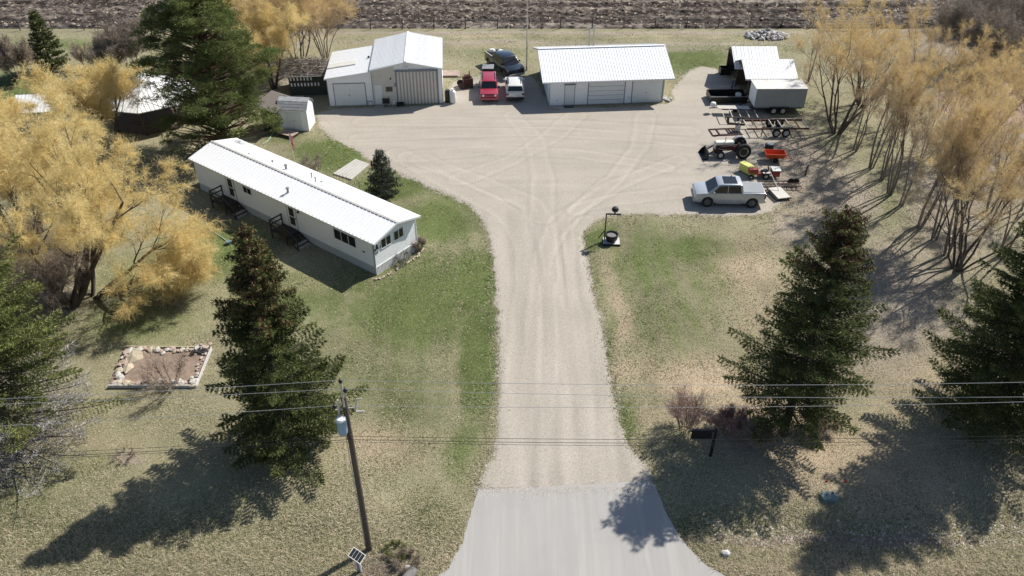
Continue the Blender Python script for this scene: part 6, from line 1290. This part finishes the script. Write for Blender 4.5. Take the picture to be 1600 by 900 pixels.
# teal utility lid with marker flags
M['teal'] = pm('teal_lid', (.13, .20, .205), .6, 0, .1, 3)
tl_ = empty('utility_box', tuple(at(1297, 778)), R(-4), 'low teal utility box lid in the shaded grass', 'utility box'); MB().prism([(-.42, -.25), (.30, -.28), (.46, .0), (.38, .27), (-.36, .30), (-.5, .05)], lambda p: (p[0], p[1], -.05), lambda p: (p[0], p[1], .18)).build('lid', M['teal'], tl_, .02); B('latch', (.1, .15, .18), (.2, .22, .21), M['black'], tl_)
for px, lb in ((1284, 'left red marker flag by the teal lid'), (1313, 'right red marker flag by the teal lid')):
    r = empty('marker_flag', tuple(at(px, 766)), 0, lb, 'marker flag', 'red marker flags by the teal lid'); MB().tube((0, 0, -.03), (.02, 0, .75), .008, .008, 5).build('wire', M['pale_steel'], r); MB().box((.02, -.004, .60), (.16, .004, .76)).build('flag', M['flag_red'], r)
for px, py, s_, lb in ((1134, 867, .42, 'white rock at the right edge of the apron'), (639, 890, .42, 'white rock in the grey brush left of the apron'), (428, 478 + 0, .0, '')):
    if s_ == 0: continue
    o = link('boulder', rock_mesh(int(px), .8), M['stone_white']); o.location = at(px, py) + Vector((0, 0, .12 - (.3 if px > 1000 else 0) * 0)); o.scale = (s_, s_ * .8, s_); tag(o, lb, 'rock')
cl = empty('culvert_end', tuple(at(640, 894) + Vector((.0, -.25, 0))), R(60), 'dark culvert pipe mouth under the white rock left of the apron', 'culvert'); MB().lathe([(.22, 0), (.25, 0), (.25, .8), (.22, .8), (.22, 0)], 14, Matrix.Translation((-.4, 0, .08)) @ Matrix.Rotation(math.pi / 2, 4, 'Y')).build('pipe', M['stone_dark'], cl)
# garden hose with reel by the mobile home
ho = empty('garden_hose', (0, 0, 0), 0, 'pale green garden hose curling over the lawn to a small reel', 'hose'); hp_ = catmull(gp([(322, 345), (327, 358), (340, 367), (350, 374), (357, 380)]), 6, False); MB().path([(a_[0], a_[1], .05) for a_ in hp_], .03, 6).build('hose', M['hose'], ho)
MB().lathe([(.0, 0), (.22, 0), (.22, .05), (.08, .05), (.08, .2), (.22, .2), (.22, .25), (0, .25)], 14, Matrix.Translation(at(358, 381))).build('reel', M['teal'], ho)
hp_ = catmull(gp([(428, 205), (424, 213), (418, 221), (410, 226)]), 6, False); o = MB().path([(a_[0], a_[1], .05) for a_ in hp_], .03, 6).build('garden_hose', M['hose']); tag(o, 'pale hose lying between the garden shed and the mobile home', 'hose')
# trail of stones / ditch cobbles
n = 1500; rng = np.random.RandomState(77); x = rng.uniform(9.5, 26, n); y = 25.1 + .25 * np.sin(x * .25) + rng.normal(0, .45, n); ico = np.array([(0, 0, 1), (1, 0, 0), (0, 1, 0), (-1, 0, 0), (0, -1, 0)]); Fi = np.array([(0, 1, 2), (0, 2, 3), (0, 3, 4), (0, 4, 1)])
P = ico[None] * rng.uniform(.02, .085, n)[:, None, None] * rng.uniform(.6, 1.4, (n, 5, 1)); P[:, :, 2] *= .6; P += np.stack([x, y, ditch(x, y)], 1)[:, None]
o = mesh_np('ditch_stones', P.reshape(-1, 3), (Fi[None] + 5 * np.arange(n)[:, None, None]).reshape(-1, 3), M['pebble'], None, None, False, dict(tint=np.repeat(.3 + .7 * rng.rand(n), 4))); tag(o, 'small stones washed along the shallow roadside ditch', 'stones', kind='stuff')

# ---- utility pole, solar post, wires
up = empty('utility_pole', tuple(at(577, 857)), 0, 'tall brown wooden utility pole with a blue transformer near its top', 'utility pole'); MB().tube((0, 0, -.2), (0, 0, 10.2), .155, .115, 12).build('shaft', M['pole_wood'], up, smooth=True)
MB().bar((-.0, -.12, 9.7), (-.0, -.02, 11.0), .08, .06).build('top_bracket', M['pale_steel'], up)
for x, y, z in ((-.0, -.06, 11.0), (.12, .0, 10.45), (-.42, -.05, 9.55)): MB().lathe([(0, 0), (.07, .0), (.04, .05), (.09, .08), (.05, .13), (.07, .17), (0, .2)], 12, Matrix.Translation((x, y, z))).build('insulator', M['black'], up)
MB().bar((-.42, -.05, 9.45), (-.1, -.05, 9.5), .05).bar((-.3, -.12, 8.9), (-.22, -.12, 10.1), .07).build('side_bracket', M['pale_steel'], up)
tf = MB().lathe([(0, 8.35), (.19, 8.37), (.21, 8.45), (.21, 9.15), (.0, 9.22)], 18, Matrix.Translation((-.18, -.32, 0))).build('transformer', M['trans_blue'], up, smooth=True); MB().lathe([(0, 9.28), (.17, 9.25), (.22, 9.16), (0, 9.15)], 16, Matrix.Translation((-.18, -.32, 0))).build('lid', M['plastic_white'], tf)
MB().bar((.14, -.04, 9.55), (.62, -.05, 9.62), .045).bar((.42, -.05, 9.35), (.55, -.08, 10.1), .06).bar((.55, -.08, 10.1), (.75, -.08, 10.15), .05).bar((.42, -.05, 9.35), (.78, -.1, 9.42), .09, .07).build('fuse_cutout', M['pale_steel'], up)
MB().tube((-.17, -.04, .2), (-.17, -.04, 8.3), .018, .018, 5).build('ground_wire', M['wire'], up); MB().bar((.0, -.16, 7.8), (.0, -.12, 8.05), .2, .06).build('comm_bracket', M['rust_steel'], up)
def wire(name, y0, z0, phi, sag, r_, mat, label, x0=0.):
    b_ = up.location; pts = []
    for sgn in (-1, 1):
        half = []
        for i in range(0, 25):
            t_ = i / 24; L_ = 58; x = sgn * L_ * t_; half.append((b_.x + x0 + x, b_.y + y0 + math.tan(R(phi)) * x, z0 - 4 * sag * t_ * (1 - t_)))
        pts = (list(reversed(half)) + half[1:] if False else (pts + half[1:] if sgn > 0 and pts else list(reversed(half))))
    o = MB().path(pts, r_, 4).build(name, M[mat]); tag(o, label, 'power line', 'overhead lines on the utility pole')
wire('overhead_wire', -.06, 11.14, 1.7, .9, .012, 'wire', 'topmost pale overhead wire, fixed on the tip of the pole')
wire('overhead_wire', .0, 10.62, .9, .9, .012, 'wire', 'second pale overhead wire from the top', .12)
wire('overhead_wire', -.05, 9.72, 2.2, .9, .012, 'wire', 'third pale overhead wire, passing just above the transformer', -.2)
wire('communication_cable', -.2, 8.05, 1.7, .9, .012, 'wire_black', 'upper of the three dark lower cables')
wire('communication_cable', -.24, 7.88, 1.7, .92, .014, 'wire_black', 'middle of the three dark lower cables')
wire('communication_cable', -.24, 7.74, 1.6, .92, .010, 'wire_black', 'lowest of the three dark lower cables')
so = empty('solar_panel_post', tuple(at(562, 893)), R(0), 'small tilted solar panel on a grey post next to the utility pole foot', 'solar panel')
B('post', (-.08, -.05, -.1), (.05, .08, 1.12), M['trim_grey'], so); B('cover_strip', (.051, -.06, -.05), (.12, .0, 1.0), M['plastic_white'], so)
Mx = Matrix.Translation((.0, -.0, 1.25)) @ Matrix.Rotation(R(-22), 4, 'Z') @ Matrix.Rotation(R(28), 4, 'Y') @ Matrix.Rotation(R(8), 4, 'X')
pn = MB().box((-.34, -.25, -.02), (.36, .25, .015), Mx).build('panel_frame', M['pale_steel'], so)
for i in range(4): MB().box((-.31 + i * .162, -.215, .0155), (-.31 + i * .162 + .15, .215, .022), Mx).build('cell_strip', M['glass'], pn)
B('control_box', (-.14, -.12, .85), (.10, -.051, 1.15), M['pale_steel'], so)
